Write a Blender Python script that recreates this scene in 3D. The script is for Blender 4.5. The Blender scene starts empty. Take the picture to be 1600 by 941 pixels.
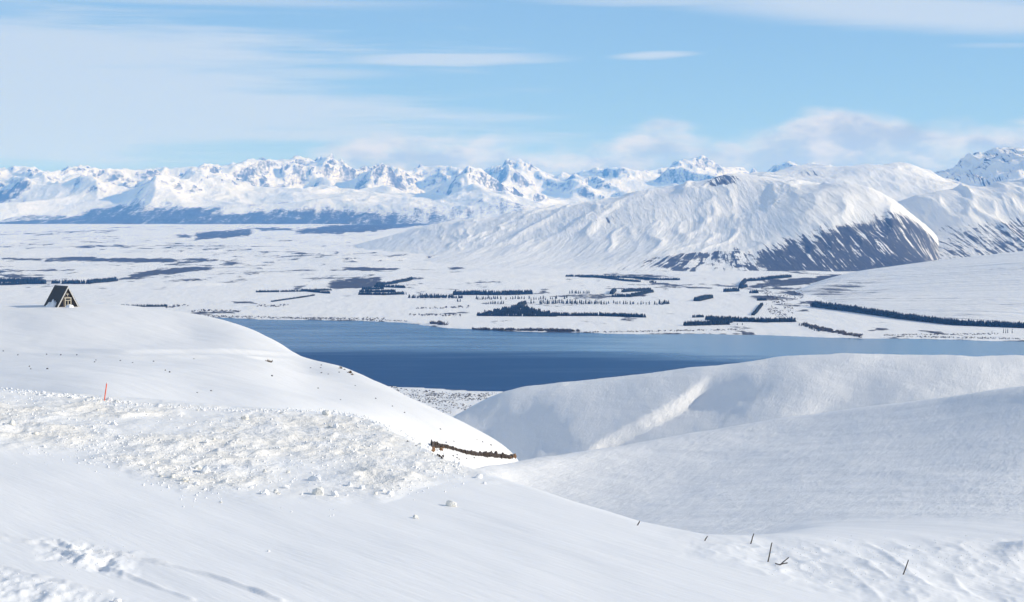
import bpy, math, random
import numpy as np
from mathutils import Vector, Matrix, Euler

# ------------------------------------------------------------------ camera, sky, sun, exposure
S = bpy.context.scene
F, HR, CX = 2790.0, 345.0, 800.0          # focal length in photo pixels, horizon row, centre column
cam_d = bpy.data.cameras.new('camera')
cam = bpy.data.objects.new('camera', cam_d)
S.collection.objects.link(cam)
cam.location = (0, 0, 0)
cam.rotation_euler = (math.radians(90), 0, 0)
cam_d.sensor_width = 36.0
cam_d.lens = 36.0 * F / 1600.0
cam_d.shift_y = -(470.5 - HR) / 1600.0
cam_d.clip_start = 0.5
cam_d.clip_end = 200000.0
S.camera = cam

SUN_EL = math.radians(23.0)
SUN_AZ = math.radians(97.0)               # clockwise from the view direction (+Y): from the right
sd = bpy.data.lights.new('sun', 'SUN')
sd.energy = 4.2
sd.angle = math.radians(0.53)
sd.color = (1.0, 0.935, 0.81)
sun = bpy.data.objects.new('sun', sd)
S.collection.objects.link(sun)
sdir = Vector((math.sin(SUN_AZ) * math.cos(SUN_EL), math.cos(SUN_AZ) * math.cos(SUN_EL), math.sin(SUN_EL)))
sun.rotation_euler = (-sdir).to_track_quat('-Z', 'Y').to_euler()
sun.location = (300, -40, 150)

S.view_settings.view_transform = 'Standard'
S.view_settings.look = 'None'
S.view_settings.exposure = 0.02
S.view_settings.gamma = 1.0
S.view_settings.use_curve_mapping = False
S.cycles.max_bounces = 4
S.cycles.volume_bounces = 2
S.cycles.use_denoising = True
S.cycles.use_adaptive_sampling = True
S.cycles.adaptive_threshold = 0.025


class NT:
    """small helper for writing node graphs"""
    def __init__(self, tree):
        self.t = tree

    def new(self, typ, **kw):
        n = self.t.nodes.new(typ)
        for k, v in kw.items():
            setattr(n, k, v)
        return n

    def put(self, sock, v):
        if isinstance(v, bpy.types.NodeSocket):
            self.t.links.new(v, sock)
        else:
            sock.default_value = v

    def m(self, op, a, b=0.0, c=0.0, clamp=False):
        n = self.new('ShaderNodeMath', operation=op, use_clamp=clamp)
        self.put(n.inputs[0], a)
        self.put(n.inputs[1], b)
        self.put(n.inputs[2], c)
        return n.outputs[0]

    def step(self, x, a, b):
        n = self.new('ShaderNodeMapRange', interpolation_type='SMOOTHSTEP')
        self.put(n.inputs[0], x)
        self.put(n.inputs[1], a)
        self.put(n.inputs[2], b)
        return n.outputs[0]

    def lin(self, x, a, b, c=0.0, d=1.0):
        n = self.new('ShaderNodeMapRange')
        self.put(n.inputs[0], x)
        for i, v in enumerate((a, b, c, d)):
            self.put(n.inputs[i + 1], v)
        return n.outputs[0]

    def mix(self, f, a, b):
        n = self.new('ShaderNodeMix', data_type='RGBA')
        self.put(n.inputs[0], f)
        self.put(n.inputs[6], a if isinstance(a, bpy.types.NodeSocket) else (*a, 1))
        self.put(n.inputs[7], b if isinstance(b, bpy.types.NodeSocket) else (*b, 1))
        return n.outputs[2]

    def noise(self, vec, scale=1.0, detail=3.0, rough=0.5, dist=0.0):
        n = self.new('ShaderNodeTexNoise')
        self.put(n.inputs['Vector'], vec)
        n.inputs['Scale'].default_value = scale
        n.inputs['Detail'].default_value = detail
        n.inputs['Roughness'].default_value = rough
        n.inputs['Distortion'].default_value = dist
        return n.outputs[0]

    def xyz(self, x, y, z=0.0):
        n = self.new('ShaderNodeCombineXYZ')
        self.put(n.inputs[0], x)
        self.put(n.inputs[1], y)
        self.put(n.inputs[2], z)
        return n.outputs[0]

    def sep(self, v):
        n = self.new('ShaderNodeSeparateXYZ')
        self.put(n.inputs[0], v)
        return n.outputs

    def mapv(self, vec, scale=(1, 1, 1), rot=(0, 0, 0), loc=(0, 0, 0)):
        n = self.new('ShaderNodeMapping')
        self.put(n.inputs[0], vec)
        n.inputs['Location'].default_value = loc
        n.inputs['Rotation'].default_value = rot
        n.inputs['Scale'].default_value = scale
        return n.outputs[0]

    def mapt(self, vec, size, rz=0.0):
        n = self.new('ShaderNodeMapping', vector_type='TEXTURE')
        self.put(n.inputs[0], vec)
        n.inputs['Rotation'].default_value = (0, 0, math.radians(rz))
        n.inputs['Scale'].default_value = size
        return n.outputs[0]

    def attr(self, name):
        return self.new('ShaderNodeAttribute', attribute_name=name)

    def bump(self, h, dist, strength=1.0, normal=None):
        n = self.new('ShaderNodeBump')
        n.inputs['Strength'].default_value = strength
        n.inputs['Distance'].default_value = dist
        self.put(n.inputs['Height'], h)
        if normal is not None:
            self.put(n.inputs['Normal'], normal)
        return n.outputs[0]


def make_world():
    w = bpy.data.worlds.new('World')
    S.world = w
    w.use_nodes = True
    t = w.node_tree
    t.nodes.clear()
    N = NT(t)
    out = N.new('ShaderNodeOutputWorld')
    bg = N.new('ShaderNodeBackground')
    STR = 0.08
    bg.inputs[1].default_value = STR
    t.links.new(bg.outputs[0], out.inputs[0])
    sky = N.new('ShaderNodeTexSky', sky_type='NISHITA')
    sky.sun_disc = False
    sky.sun_elevation = SUN_EL
    sky.sun_rotation = SUN_AZ
    sky.altitude = 900
    sky.air_density = 1.0
    sky.dust_density = 0.0
    sky.ozone_density = 0.6
    tint = N.new('ShaderNodeMix', data_type='RGBA', blend_type='MULTIPLY')
    tint.inputs[0].default_value = 1.0
    t.links.new(sky.outputs[0], tint.inputs[6])
    tint.inputs[7].default_value = SKY_TINT
    d = N.new('ShaderNodeTexCoord').outputs['Generated']
    x, y, z = N.sep(d)[:3]
    az = N.m('ARCTAN2', x, y)
    el = N.m('ARCSINE', z)
    P = N.m('MULTIPLY', az, 2830.0)        # tenths of milliradians along the horizon
    R = N.m('MULTIPLY', el, 2790.0)        # and above it
    # wispy horizontal structure
    w1 = N.noise(N.xyz(N.m('DIVIDE', P, 420), N.m('DIVIDE', R, 26), 0.3), 1, 5, 0.55, 0.3)
    w2 = N.noise(N.xyz(N.m('DIVIDE', P, 900), N.m('DIVIDE', R, 90), 4.7), 1, 4, 0.5, 0.2)
    w3 = N.noise(N.xyz(N.m('DIVIDE', P, 170), N.m('DIVIDE', R, 7.5), 9.1), 1, 3, 0.6)
    wa = N.m('ADD', N.m('SUBTRACT', w1, 0.5), N.m('MULTIPLY', N.m('SUBTRACT', w3, 0.5), 0.35))
    wb = N.m('SUBTRACT', w2, 0.5)
    # thin veil of high cloud, thicker on the left
    side = N.lin(P, -900, 260, 1.0, 0.0)
    side.node.clamp = True
    low = N.step(R, 60, 150)
    high = N.step(R, 345, 255)
    high2 = N.m('MAXIMUM', high, N.m('MULTIPLY', N.step(R, 420, 900), 0.55))
    veil = N.m('MULTIPLY', N.m('MULTIPLY', side, N.m('ADD', N.m('MULTIPLY', low, 0.75), 0.25)), high2)
    v = N.m('ADD', veil, N.m('ADD', N.m('MULTIPLY', wa, 0.95), N.m('MULTIPLY', wb, 0.7)))
    cov = N.m('MULTIPLY', N.step(v, 0.15, 0.62), 0.85)

    def streak(cx, cy, wx, hy, tilt, amt, warp=14.0, soft=0.55):
        dx = N.m('SUBTRACT', P, cx - 800.0)
        dy = N.m('SUBTRACT', N.m('SUBTRACT', R, 345.0 - cy), N.m('MULTIPLY', dx, tilt))
        dy = N.m('ADD', dy, N.m('MULTIPLY', wa, warp))
        r = N.m('SQRT', N.m('ADD', N.m('POWER', N.m('DIVIDE', dx, wx), 2.0), N.m('POWER', N.m('DIVIDE', dy, hy), 2.0)))
        return N.m('MULTIPLY', N.step(r, 1.0, 1.0 - soft), amt)
    cur = cov
    for s in ((1025, 88, 90, 8.5, 0.03, 0.8, 12, 0.7), (700, 93, 240, 14, 0.010, 0.8, 26, 0.7), (420, 118, 260, 15, 0.0, 0.55, 12, 0.7),
              (440, 196, 210, 9, -0.02, 0.5, 10, 0.8), (1450, 28, 560, 40, -0.075, 0.85, 30, 0.7), (1100, 5, 420, 13, -0.02, 0.6, 16, 0.8),
              (300, 6, 520, 14, -0.01, 0.5, 16, 0.8), (120, 175, 420, 75, 0, 0.55, 40, 0.9), (1560, 82, 110, 6, -0.02, 0.3, 6, 0.8)):
        cur = N.m('MAXIMUM', cur, streak(*s))
    clear = N.mix(N.m('MULTIPLY', N.m('MULTIPLY', N.step(R, 1500, 100), N.step(R, -60, 0)), 0.5), tint.outputs[2], (4.0, 7.3, 12.0))
    cirrus = N.mix(cur, clear, CIRRUS)
    # bank of cumulus low over the mountains
    c1 = N.noise(N.xyz(N.m('DIVIDE', P, 150), N.m('DIVIDE', R, 62), 2.2), 1, 6, 0.55, 0.25)
    c2 = N.noise(N.xyz(N.m('DIVIDE', P, 75), N.m('DIVIDE', R, 40), 8.8), 1, 5, 0.55, 0.1)
    ramp = N.new('ShaderNodeFloatCurve')
    cv = ramp.mapping.curves[0]
    xs = [(-1200, 60), (-650, 75), (-400, 85), (-270, 122), (-60, 132), (100, 112), (240, 158), (330, 130), (480, 172), (620, 158), (700, 150), (800, 138), (1200, 160)]
    for i, (px, r) in enumerate(xs):
        pt = ((px + 1200) / 2400.0, r / 200.0)
        if i < 2:
            cv.points[i].location = pt
        else:
            cv.points.new(*pt)
    ramp.mapping.update()
    N.put(ramp.inputs['Value'], N.lin(P, -1200, 1200))
    top = N.m('MULTIPLY', ramp.outputs[0], 200.0)
    e = N.m('SUBTRACT', N.m('ADD', top, N.m('MULTIPLY', N.m('SUBTRACT', c1, 0.5), 95.0)), R)
    bank = N.m('MULTIPLY', N.step(e, -6, 26), N.lin(c1, 0.27, 0.52, 0.62, 0.97))
    bank = N.m('MULTIPLY', bank, N.lin(P, -700, -200, 0.35, 1.0))
    lit = N.step(N.m('ADD', c2, N.m('MULTIPLY', N.step(e, 40, 0), 0.22)), 0.40, 0.72)
    ccol = N.mix(lit, CUM_DARK, CUM_LIT)
    full = N.mix(bank, cirrus, ccol)
    t.links.new(full, bg.inputs[0])
    w.cycles.sampling_method = 'MANUAL'
    w.cycles.sample_map_resolution = 256


SKY_TINT = (0.84, 1.10, 1.45, 1)
CIRRUS = (7.4, 8.8, 10.8)
CUM_DARK = (5.3, 6.4, 8.3)
CUM_LIT = (9.3, 9.7, 10.6)
make_world()
HAZE_COL = (0.12, 0.40, 1.0, 1)
HAZE_DENSITY = 3.1e-5


# ------------------------------------------------------------------ numeric helpers
def _hash(ix, iy, seed):
    h = (ix.astype(np.int64) * 374761393 + iy.astype(np.int64) * 668265263 + seed * 974634777) & 0xffffffff
    h = ((h ^ (h >> 13)) * 1274126177) & 0xffffffff
    h = h ^ (h >> 16)
    return (h & 0xffffff).astype(np.float64) / 0xffffff


def vnoise(x, y, seed=0, deriv=False):
    ix, iy = np.floor(x), np.floor(y)
    fx, fy = x - ix, y - iy
    u = fx * fx * fx * (fx * (fx * 6 - 15) + 10)
    v = fy * fy * fy * (fy * (fy * 6 - 15) + 10)
    a, b = _hash(ix, iy, seed), _hash(ix + 1, iy, seed)
    c, d = _hash(ix, iy + 1, seed), _hash(ix + 1, iy + 1, seed)
    k1, k2, k3 = b - a, c - a, a - b - c + d
    n = a + k1 * u + k2 * v + k3 * u * v
    if not deriv:
        return n
    du = 30 * fx * fx * (fx * (fx - 2) + 1)
    dv = 30 * fy * fy * (fy * (fy - 2) + 1)
    return n, du * (k1 + k3 * v), dv * (k2 + k3 * u)


def fbm(x, y, oct=5, seed=0, gain=0.5):
    s, a, t = 0.0, 1.0, 0.0
    for o in range(oct):
        s = s + a * (vnoise(x, y, seed + o * 17) - 0.5)
        t += a
        a *= gain
        x, y = 1.6 * x + 1.2 * y + 3.1, -1.2 * x + 1.6 * y + 7.7
    return 2 * s / t


def ridged(x, y, oct=6, seed=0, gain=0.5):
    s, a, t, w = 0.0, 1.0, 0.0, 1.0
    for o in range(oct):
        n = 1 - np.abs(2 * vnoise(x, y, seed + o * 31) - 1)
        n = n * n * w
        w = np.clip(n * 1.8, 0, 1)
        s = s + a * n
        t += a
        a *= gain
        x, y = 1.6 * x + 1.2 * y + 3.1, -1.2 * x + 1.6 * y + 7.7
    return s / t


def eroded(x, y, oct=9, seed=0, gain=0.5):
    s, a, dx, dy = 0.0, 0.5, 0.0, 0.0
    for o in range(oct):
        n, nx, ny = vnoise(x, y, seed + o * 13, True)
        dx, dy = dx + nx, dy + ny
        s = s + a * n / (1 + dx * dx + dy * dy)
        a *= gain
        x, y = 1.6 * x + 1.2 * y, -1.2 * x + 1.6 * y
    return s


def sstep(x, a, b):
    t = np.clip((x - a) / (b - a), 0, 1)
    return t * t * (3 - 2 * t)


class TPS:
    """thin plate surface through surveyed points (column, row, distance), heights in metres"""
    def __init__(self, pts, su=250.0, sv=2.4, lam=1e-4):
        p = np.array([(q[0] / su, sv * math.log(q[2]), q[3] if len(q) > 3 else -(q[1] - HR) / F * q[2]) for q in pts])
        self.p, self.su, self.sv = p, su, sv
        n = len(p)
        K = self._k(((p[:, None, :2] - p[None, :, :2]) ** 2).sum(-1)) + lam * np.eye(n)
        Q = np.c_[np.ones(n), p[:, :2]]
        A = np.block([[K, Q], [Q.T, np.zeros((3, 3))]])
        self.w = np.linalg.solve(A, np.r_[p[:, 2], 0, 0, 0])

    @staticmethod
    def _k(r2):
        return 0.5 * r2 * np.log(r2 + 1e-12)

    def __call__(self, c, d):
        c, d = np.broadcast_arrays(np.asarray(c, float), np.asarray(d, float))
        u, v = c / self.su, self.sv * np.log(d)
        z = self.w[-3] + self.w[-2] * u + self.w[-1] * v
        for i in range(len(self.p)):
            z = z + self.w[i] * self._k((u - self.p[i, 0]) ** 2 + (v - self.p[i, 1]) ** 2)
        return z


def lerp_tab(x, tab):
    t = np.array(tab, float)
    return np.interp(x, t[:, 0], t[:, 1])


def col_x(c, d):
    return (c - CX) / F * d


def row_of(z, d):
    return HR - z / d * F


class Sheet:
    """terrain sheet on a fan of directions; plain heightfield z(x, y)"""
    def __init__(self, cols, ds):
        self.c, self.d = np.asarray(cols, float), np.asarray(ds, float)
        self.C, self.D = np.meshgrid(self.c, self.d)
        self.X, self.Y = col_x(self.C, self.D), self.D
        self.Z = None

    def z_at(self, c, d):
        j = np.clip(np.interp(d, self.d, np.arange(len(self.d))), 0, len(self.d) - 1.001)
        i = np.clip(np.interp(c, self.c, np.arange(len(self.c))), 0, len(self.c) - 1.001)
        j0, i0 = int(j), int(i)
        fj, fi = j - j0, i - i0
        Z = self.Z
        return ((Z[j0, i0] * (1 - fi) + Z[j0, i0 + 1] * fi) * (1 - fj) + (Z[j0 + 1, i0] * (1 - fi) + Z[j0 + 1, i0 + 1] * fi) * fj)

    def hit(self, c, row):
        i = np.clip(np.interp(c, self.c, np.arange(len(self.c))), 0, len(self.c) - 1.001)
        i0 = int(i)
        z = self.Z[:, i0] * (1 - (i - i0)) + self.Z[:, i0 + 1] * (i - i0)
        r = row_of(z, self.d)
        k = np.nonzero(r <= row)[0]
        if len(k) == 0:
            j = int(np.argmin(r))
            return Vector((col_x(c, self.d[j]), self.d[j], z[j]))
        j = k[0]
        if j == 0:
            d = self.d[0]
        else:
            t = (r[j - 1] - row) / max(1e-9, r[j - 1] - r[j])
            d = self.d[j - 1] + t * (self.d[j] - self.d[j - 1])
        return Vector((col_x(c, d), d, float(np.interp(d, self.d, z))))

    def build(self, name, mat, attrs=None, keep=None):
        nj, ni = self.Z.shape
        v = np.stack([self.X, self.Y, self.Z], -1).reshape(-1, 3)
        idx = np.arange(nj * ni).reshape(nj, ni)
        q = np.stack([idx[:-1, :-1], idx[:-1, 1:], idx[1:, 1:], idx[1:, :-1]], -1).reshape(-1, 4)
        at = {k: a.reshape(-1) if a.ndim == 2 else a.reshape(-1, 3) for k, a in (attrs or {}).items()}
        if keep is not None:
            k = keep.reshape(-1)
            q = q[k[q].any(1)]
            used = np.zeros(len(v), bool)
            used[q] = True
            remap = np.cumsum(used) - 1
            q, v = remap[q], v[used]
            at = {n: a[used] for n, a in at.items()}
        me = bpy.data.meshes.new(name)
        me.vertices.add(len(v))
        me.vertices.foreach_set('co', v.astype(np.float32).ravel())
        me.loops.add(len(q) * 4)
        me.loops.foreach_set('vertex_index', q.astype(np.int32).ravel())
        me.polygons.add(len(q))
        me.polygons.foreach_set('loop_start', np.arange(0, len(q) * 4, 4, dtype=np.int32))
        me.update(calc_edges=True)
        me.polygons.foreach_set('use_smooth', np.ones(len(q), bool))
        for n, a in at.items():
            if a.ndim == 1:
                me.attributes.new(n, 'FLOAT', 'POINT').data.foreach_set('value', a.astype(np.float32))
            else:
                me.attributes.new(n, 'FLOAT_VECTOR', 'POINT').data.foreach_set('vector', a.astype(np.float32).ravel())
        me.materials.append(mat)
        o = bpy.data.objects.new(name, me)
        S.collection.objects.link(o)
        return o


def tag(o, label, cat=None, group=None, kind=None):
    o['label'] = label
    if cat:
        o['category'] = cat
    if group:
        o['group'] = group
    if kind:
        o['kind'] = kind
    return o


def mesh_obj(name, verts, faces, mat, parent=None, smooth=False):
    me = bpy.data.meshes.new(name)
    me.from_pydata([tuple(v) for v in verts], [], faces)
    me.update()
    if smooth:
        me.polygons.foreach_set('use_smooth', np.ones(len(me.polygons), bool))
    me.materials.append(mat)
    o = bpy.data.objects.new(name, me)
    S.collection.objects.link(o)
    if parent is not None:
        o.parent = parent
    return o


def share_obj(name, me, parent=None):
    o = bpy.data.objects.new(name, me)
    S.collection.objects.link(o)
    if parent is not None:
        o.parent = parent
    return o


def empty(name, loc, rz=0.0):
    o = bpy.data.objects.new(name, None)
    S.collection.objects.link(o)
    o.location = loc
    o.rotation_euler = (0, 0, rz)
    o.empty_display_size = 0.5
    return o


# ------------------------------------------------------------------ materials
def new_mat(name):
    m = bpy.data.materials.new(name)
    m.use_nodes = True
    t = m.node_tree
    p = t.nodes['Principled BSDF']
    return m, NT(t), p


def plain_mat(name, col, rough=0.8, var=0.25, scale=3.0, bump=0.0, metal=0.0):
    m, N, p = new_mat(name)
    pos = N.new('ShaderNodeTexCoord').outputs['Object']
    n = N.noise(pos, scale, 4, 0.6)
    a = tuple(c * (1 - var) for c in col)
    b = tuple(min(1, c * (1 + var)) for c in col)
    N.put(p.inputs['Base Color'], N.mix(n, a, b))
    p.inputs['Roughness'].default_value = rough
    p.inputs['Metallic'].default_value = metal
    if bump:
        N.put(p.inputs['Normal'], N.bump(n, bump))
    return m


SNOW = (0.86, 0.848, 0.83)


def snow_near_mat():
    m, N, p = new_mat('wind_packed_snow')
    pos = N.new('ShaderNodeNewGeometry').outputs['Position']
    berm = N.attr('berm').outputs['Fac']
    dirt = N.noise(N.mapv(pos, (0.25, 0.12, 0.3)), 1, 4, 0.6)
    warm = N.m('MULTIPLY', berm, N.step(dirt, 0.25, 0.62))
    col = N.mix(warm, SNOW, (0.88, 0.835, 0.76))
    N.put(p.inputs['Base Color'], col)
    p.inputs['Roughness'].default_value = 0.65
    p.inputs['Specular IOR Level'].default_value = 0.25
    # wind ripples: drawn out along one direction
    r1 = N.noise(N.mapt(pos, (11.0, 1.5, 3.0), -56), 1, 3, 0.6)
    r2 = N.noise(N.mapt(pos, (30.0, 10.0, 10.0), -60), 1, 2, 0.55)
    r3 = N.noise(N.mapt(pos, (2.6, 0.5, 0.5), -50), 1, 2, 0.6)
    rough = N.attr('rough').outputs['Fac']
    h = N.m('ADD', N.m('MULTIPLY', N.m('MULTIPLY', r1, 0.15), N.lin(r2, 0.38, 0.62, 0.25, 1.0)), N.m('MULTIPLY', r2, 0.9))
    h = N.m('ADD', h, N.m('MULTIPLY', r3, 0.06))
    # tussock-lumpy shaded slopes
    t1 = N.noise(N.mapt(pos, (3.2, 1.2, 1.6), 62), 1, 5, 0.72)
    h = N.m('ADD', h, N.m('MULTIPLY', N.m('MULTIPLY', t1, rough), 0.9))
    # broken lumps where ploughed snow was pushed over the edge
    b1 = N.noise(N.mapv(pos, (1.7, 0.8, 1.2)), 1, 4, 0.7)
    h = N.m('ADD', h, N.m('MULTIPLY', N.m('MULTIPLY', b1, berm), 0.5))
    N.put(p.inputs['Normal'], N.bump(h, 1.0, 0.55))
    return m


def valley_mat():
    m, N, p = new_mat('valley_snow_and_scrub')
    pos = N.new('ShaderNodeNewGeometry').outputs['Position']
    bare = N.attr('bare').outputs['Fac']
    n1 = N.noise(N.mapv(pos, (0.012, 0.004, 0.01)), 1, 5, 0.68)
    n2 = N.noise(N.mapv(pos, (0.05, 0.02, 0.05)), 1, 3, 0.6)
    f = N.m('ADD', bare, N.m('ADD', N.m('MULTIPLY', N.m('SUBTRACT', n1, 0.5), 1.1), N.m('MULTIPLY', N.m('SUBTRACT', n2, 0.5), 0.6)))
    mask = N.step(f, 0.40, 0.60)
    bc = N.mix(n2, (0.050, 0.050, 0.057), (0.105, 0.098, 0.102))
    N.put(p.inputs['Base Color'], N.mix(mask, SNOW, bc))
    p.inputs['Roughness'].default_value = 0.8
    p.inputs['Specular IOR Level'].default_value = 0.1
    b = N.noise(N.mapv(pos, (0.02, 0.006, 0.02)), 1, 4, 0.6)
    N.put(p.inputs['Normal'], N.bump(b, 6.0, 0.8))
    return m


def hill_mat(name='hillside_snow_and_scree', grass=0.0):
    m, N, p = new_mat(name)
    pos = N.new('ShaderNodeNewGeometry').outputs['Position']
    bare = N.attr('bare').outputs['Fac']
    flow = N.attr('flow').outputs['Vector']
    st = N.noise(N.mapv(flow, (1.35, 0.045, 0.15)), 1, 5, 0.68, 0.15)
    n2 = N.noise(N.mapv(pos, (0.02, 0.01, 0.02)), 1, 4, 0.65)
    n3 = N.noise(N.mapv(pos, (0.06, 0.03, 0.06)), 1, 2, 0.6)
    f = N.m('ADD', bare, N.m('ADD', N.m('MULTIPLY', N.m('SUBTRACT', st, 0.5), 1.9), N.m('MULTIPLY', N.m('SUBTRACT', n2, 0.5), 0.5)))
    f = N.m('ADD', f, N.m('MULTIPLY', N.m('SUBTRACT', n3, 0.5), 0.25))
    mask = N.step(f, 0.44, 0.60)
    bc = N.mix(n2, (0.060, 0.064, 0.080), (0.105, 0.108, 0.125))
    N.put(p.inputs['Base Color'], N.mix(mask, SNOW, bc))
    p.inputs['Roughness'].default_value = 0.8
    p.inputs['Specular IOR Level'].default_value = 0.1
    b1 = N.noise(N.mapv(flow, (0.45, 0.05, 0.2)), 1, 4, 0.62, 0.2)
    b2 = N.noise(N.mapv(pos, (0.03, 0.012, 0.03)), 1, 4, 0.65)
    h = N.m('ADD', N.m('MULTIPLY', b1, 15.0), N.m('MULTIPLY', b2, 5.0))
    N.put(p.inputs['Normal'], N.bump(h, 1.0, 0.7))
    return m


def mountain_mat():
    m, N, p = new_mat('alpine_snow_and_rock')
    g = N.new('ShaderNodeNewGeometry')
    pos = g.outputs['Position']
    bare = N.attr('bare').outputs['Fac']
    n1 = N.noise(N.mapv(pos, (0.007, 0.0009, 0.0022)), 1, 5, 0.65)
    n2 = N.noise(N.mapv(pos, (0.02, 0.008, 0.02)), 1, 4, 0.65)
    f = N.m('ADD', bare, N.m('ADD', N.m('MULTIPLY', N.m('SUBTRACT', n1, 0.5), 1.1), N.m('MULTIPLY', N.m('SUBTRACT', n2, 0.5), 0.75)))
    mask = N.step(f, 0.32, 0.72)
    bc = N.mix(n2, (0.05, 0.05, 0.055), (0.11, 0.105, 0.105))
    N.put(p.inputs['Base Color'], N.mix(mask, (0.86, 0.86, 0.86), bc))
    p.inputs['Roughness'].default_value = 0.8
    p.inputs['Specular IOR Level'].default_value = 0.1
    b2 = N.noise(N.mapv(pos, (0.006, 0.003, 0.006)), 1, 5, 0.65)
    N.put(p.inputs['Normal'], N.bump(b2, 60.0, 0.6))
    return m


def water_mat():
    m, N, p = new_mat('lake_water')
    pos = N.new('ShaderNodeNewGeometry').outputs['Position']
    x, y, z = N.sep(pos)[:3]
    n1 = N.noise(N.mapv(pos, (0.0009, 0.004, 0)), 1, 4, 0.6, 0.4)
    n2 = N.noise(N.mapv(pos, (0.0028, 0.012, 0)), 1, 3, 0.6, 0.2)
    # ruffled water nearer, calmer water under the far shore
    edge = N.m('ADD', N.m('SUBTRACT', y, N.m('MULTIPLY', x, -0.16)), N.m('MULTIPLY', N.m('SUBTRACT', n1, 0.5), 700.0))
    calm = N.step(edge, 3420, 3750)
    calm = N.m('ADD', N.m('MULTIPLY', calm, 0.72), N.m('MULTIPLY', N.m('SUBTRACT', n2, 0.5), 0.7), clamp=True)
    far = N.m('ADD', calm, N.m('MULTIPLY', N.step(x, -100, 950), 0.75), clamp=True)
    p.inputs['Base Color'].default_value = (0.016, 0.058, 0.150, 1)
    p.inputs['IOR'].default_value = 1.333
    N.put(p.inputs['Roughness'], N.lin(far, 0, 1, 0.50, 0.16))
    N.put(p.inputs['Specular IOR Level'], N.lin(far, 0, 1, 0.17, 0.75))
    w = N.noise(N.mapv(pos, (0.05, 0.11, 0)), 1, 5, 0.65)
    bn = N.new('ShaderNodeBump')
    bn.inputs['Distance'].default_value = 1.0
    N.put(bn.inputs['Strength'], N.lin(far, 0, 1, 0.35, 0.06))
    N.put(bn.inputs['Height'], w)
    N.put(p.inputs['Normal'], bn.outputs[0])
    return m


M_NEAR, M_VALLEY, M_HILL, M_MTN, M_WATER = snow_near_mat(), valley_mat(), hill_mat(), mountain_mat(), water_mat()
M_CONIFER = plain_mat('conifer_needles', (0.010, 0.017, 0.014), 0.9, 0.35, 0.3)
M_BARK = plain_mat('bark', (0.07, 0.055, 0.045), 0.9, 0.3, 2)
M_SCRUB = plain_mat('bare_willow_twigs', (0.085, 0.07, 0.062), 0.9, 0.35, 0.2)
M_CLOD = plain_mat('broken_snow', (0.85, 0.845, 0.835), 0.7, 0.04, 2.5, 0.06)
M_CLOD_DIRTY = plain_mat('dirty_broken_snow', (0.81, 0.78, 0.71), 0.7, 0.06, 3.0, 0.08)
M_ROCK = plain_mat('brown_rock', (0.052, 0.038, 0.030), 0.9, 0.55, 1.4, 0.1)
M_ROCK_RUST = plain_mat('rusty_rock', (0.23, 0.125, 0.06), 0.9, 0.4, 1.4, 0.1)
M_TUSSOCK = plain_mat('tussock', (0.17, 0.115, 0.06), 0.9, 0.4, 3)
M_STONE = plain_mat('dark_stone', (0.06, 0.055, 0.055), 0.9, 0.4, 3)
M_POST = plain_mat('weathered_wood', (0.10, 0.085, 0.072), 0.9, 0.45, 5, 0.01)
M_ORANGE = plain_mat('orange_marker_paint', (0.85, 0.16, 0.09), 0.55, 0.12, 4)
M_PALE = plain_mat('reflective_band', (0.75, 0.72, 0.68), 0.4, 0.08, 4)
M_ROOF = plain_mat('dark_roof_iron', (0.022, 0.028, 0.034), 0.55, 0.25, 0.8)
M_TRIM = plain_mat('cream_painted_wood', (0.62, 0.56, 0.44), 0.6, 0.1, 3)
M_BARGE = plain_mat('pale_bargeboard', (0.55, 0.54, 0.52), 0.6, 0.1, 3)
M_GABLE = plain_mat('dark_timber_cladding', (0.07, 0.055, 0.045), 0.8, 0.35, 3)
M_GLASS = plain_mat('window_glass', (0.015, 0.017, 0.02), 0.08, 0.1, 1)

# ------------------------------------------------------------------ valley floor and lake
LAKE_Z = -270.0
cols_far = np.linspace(-240, 1840, 760)
rows = np.concatenate([np.linspace(690, 600, 50, endpoint=False), np.linspace(600, 540, 20, endpoint=False), np.linspace(540, 352, 420)])
plain_tab = [(1500, -262), (2500, -266), (2900, -269), (5200, -268), (5800, -262), (7000, -250), (8500, -236), (10000, -216),
             (13000, -180), (16000, -145), (20000, -100), (24000, -60), (30000, -20)]
dd = np.linspace(1500, 30000, 4000)
rr = row_of(lerp_tab(dd, plain_tab), dd)
ds = np.interp(-rows, -rr, dd)
ds = np.unique(np.concatenate([[1500], ds, np.linspace(ds.max(), 29000, 12)]))
val = Sheet(cols_far, ds)
C, D, X, Y = val.C, val.D, val.X, val.Y
Zb = lerp_tab(D, plain_tab)
amp = lerp_tab(D, [(1500, 1.5), (2900, 1.2), (5500, 1.5), (7500, 7), (10000, 15), (14000, 17), (20000, 12), (29000, 5)])
mor = fbm(X / 420, Y / 600, 5, 11) + 0.6 * ridged(X / 800, Y / 1100, 4, 5) - 0.3
# river terraces: stepped rises running across the valley
ter = 9.0 * sstep(D + 700 * fbm(X / 1500, Y / 3000, 4, 21), 7100, 7250) + 12.0 * sstep(D + 1100 * fbm(X / 1700, Y / 3000, 4, 29), 9300, 9500) - 21.0 * sstep(D, 9500, 13000)
Zv = Zb + amp * mor + ter + 0.16 * amp * fbm(X / 90, Y / 150, 4, 13)
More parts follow.
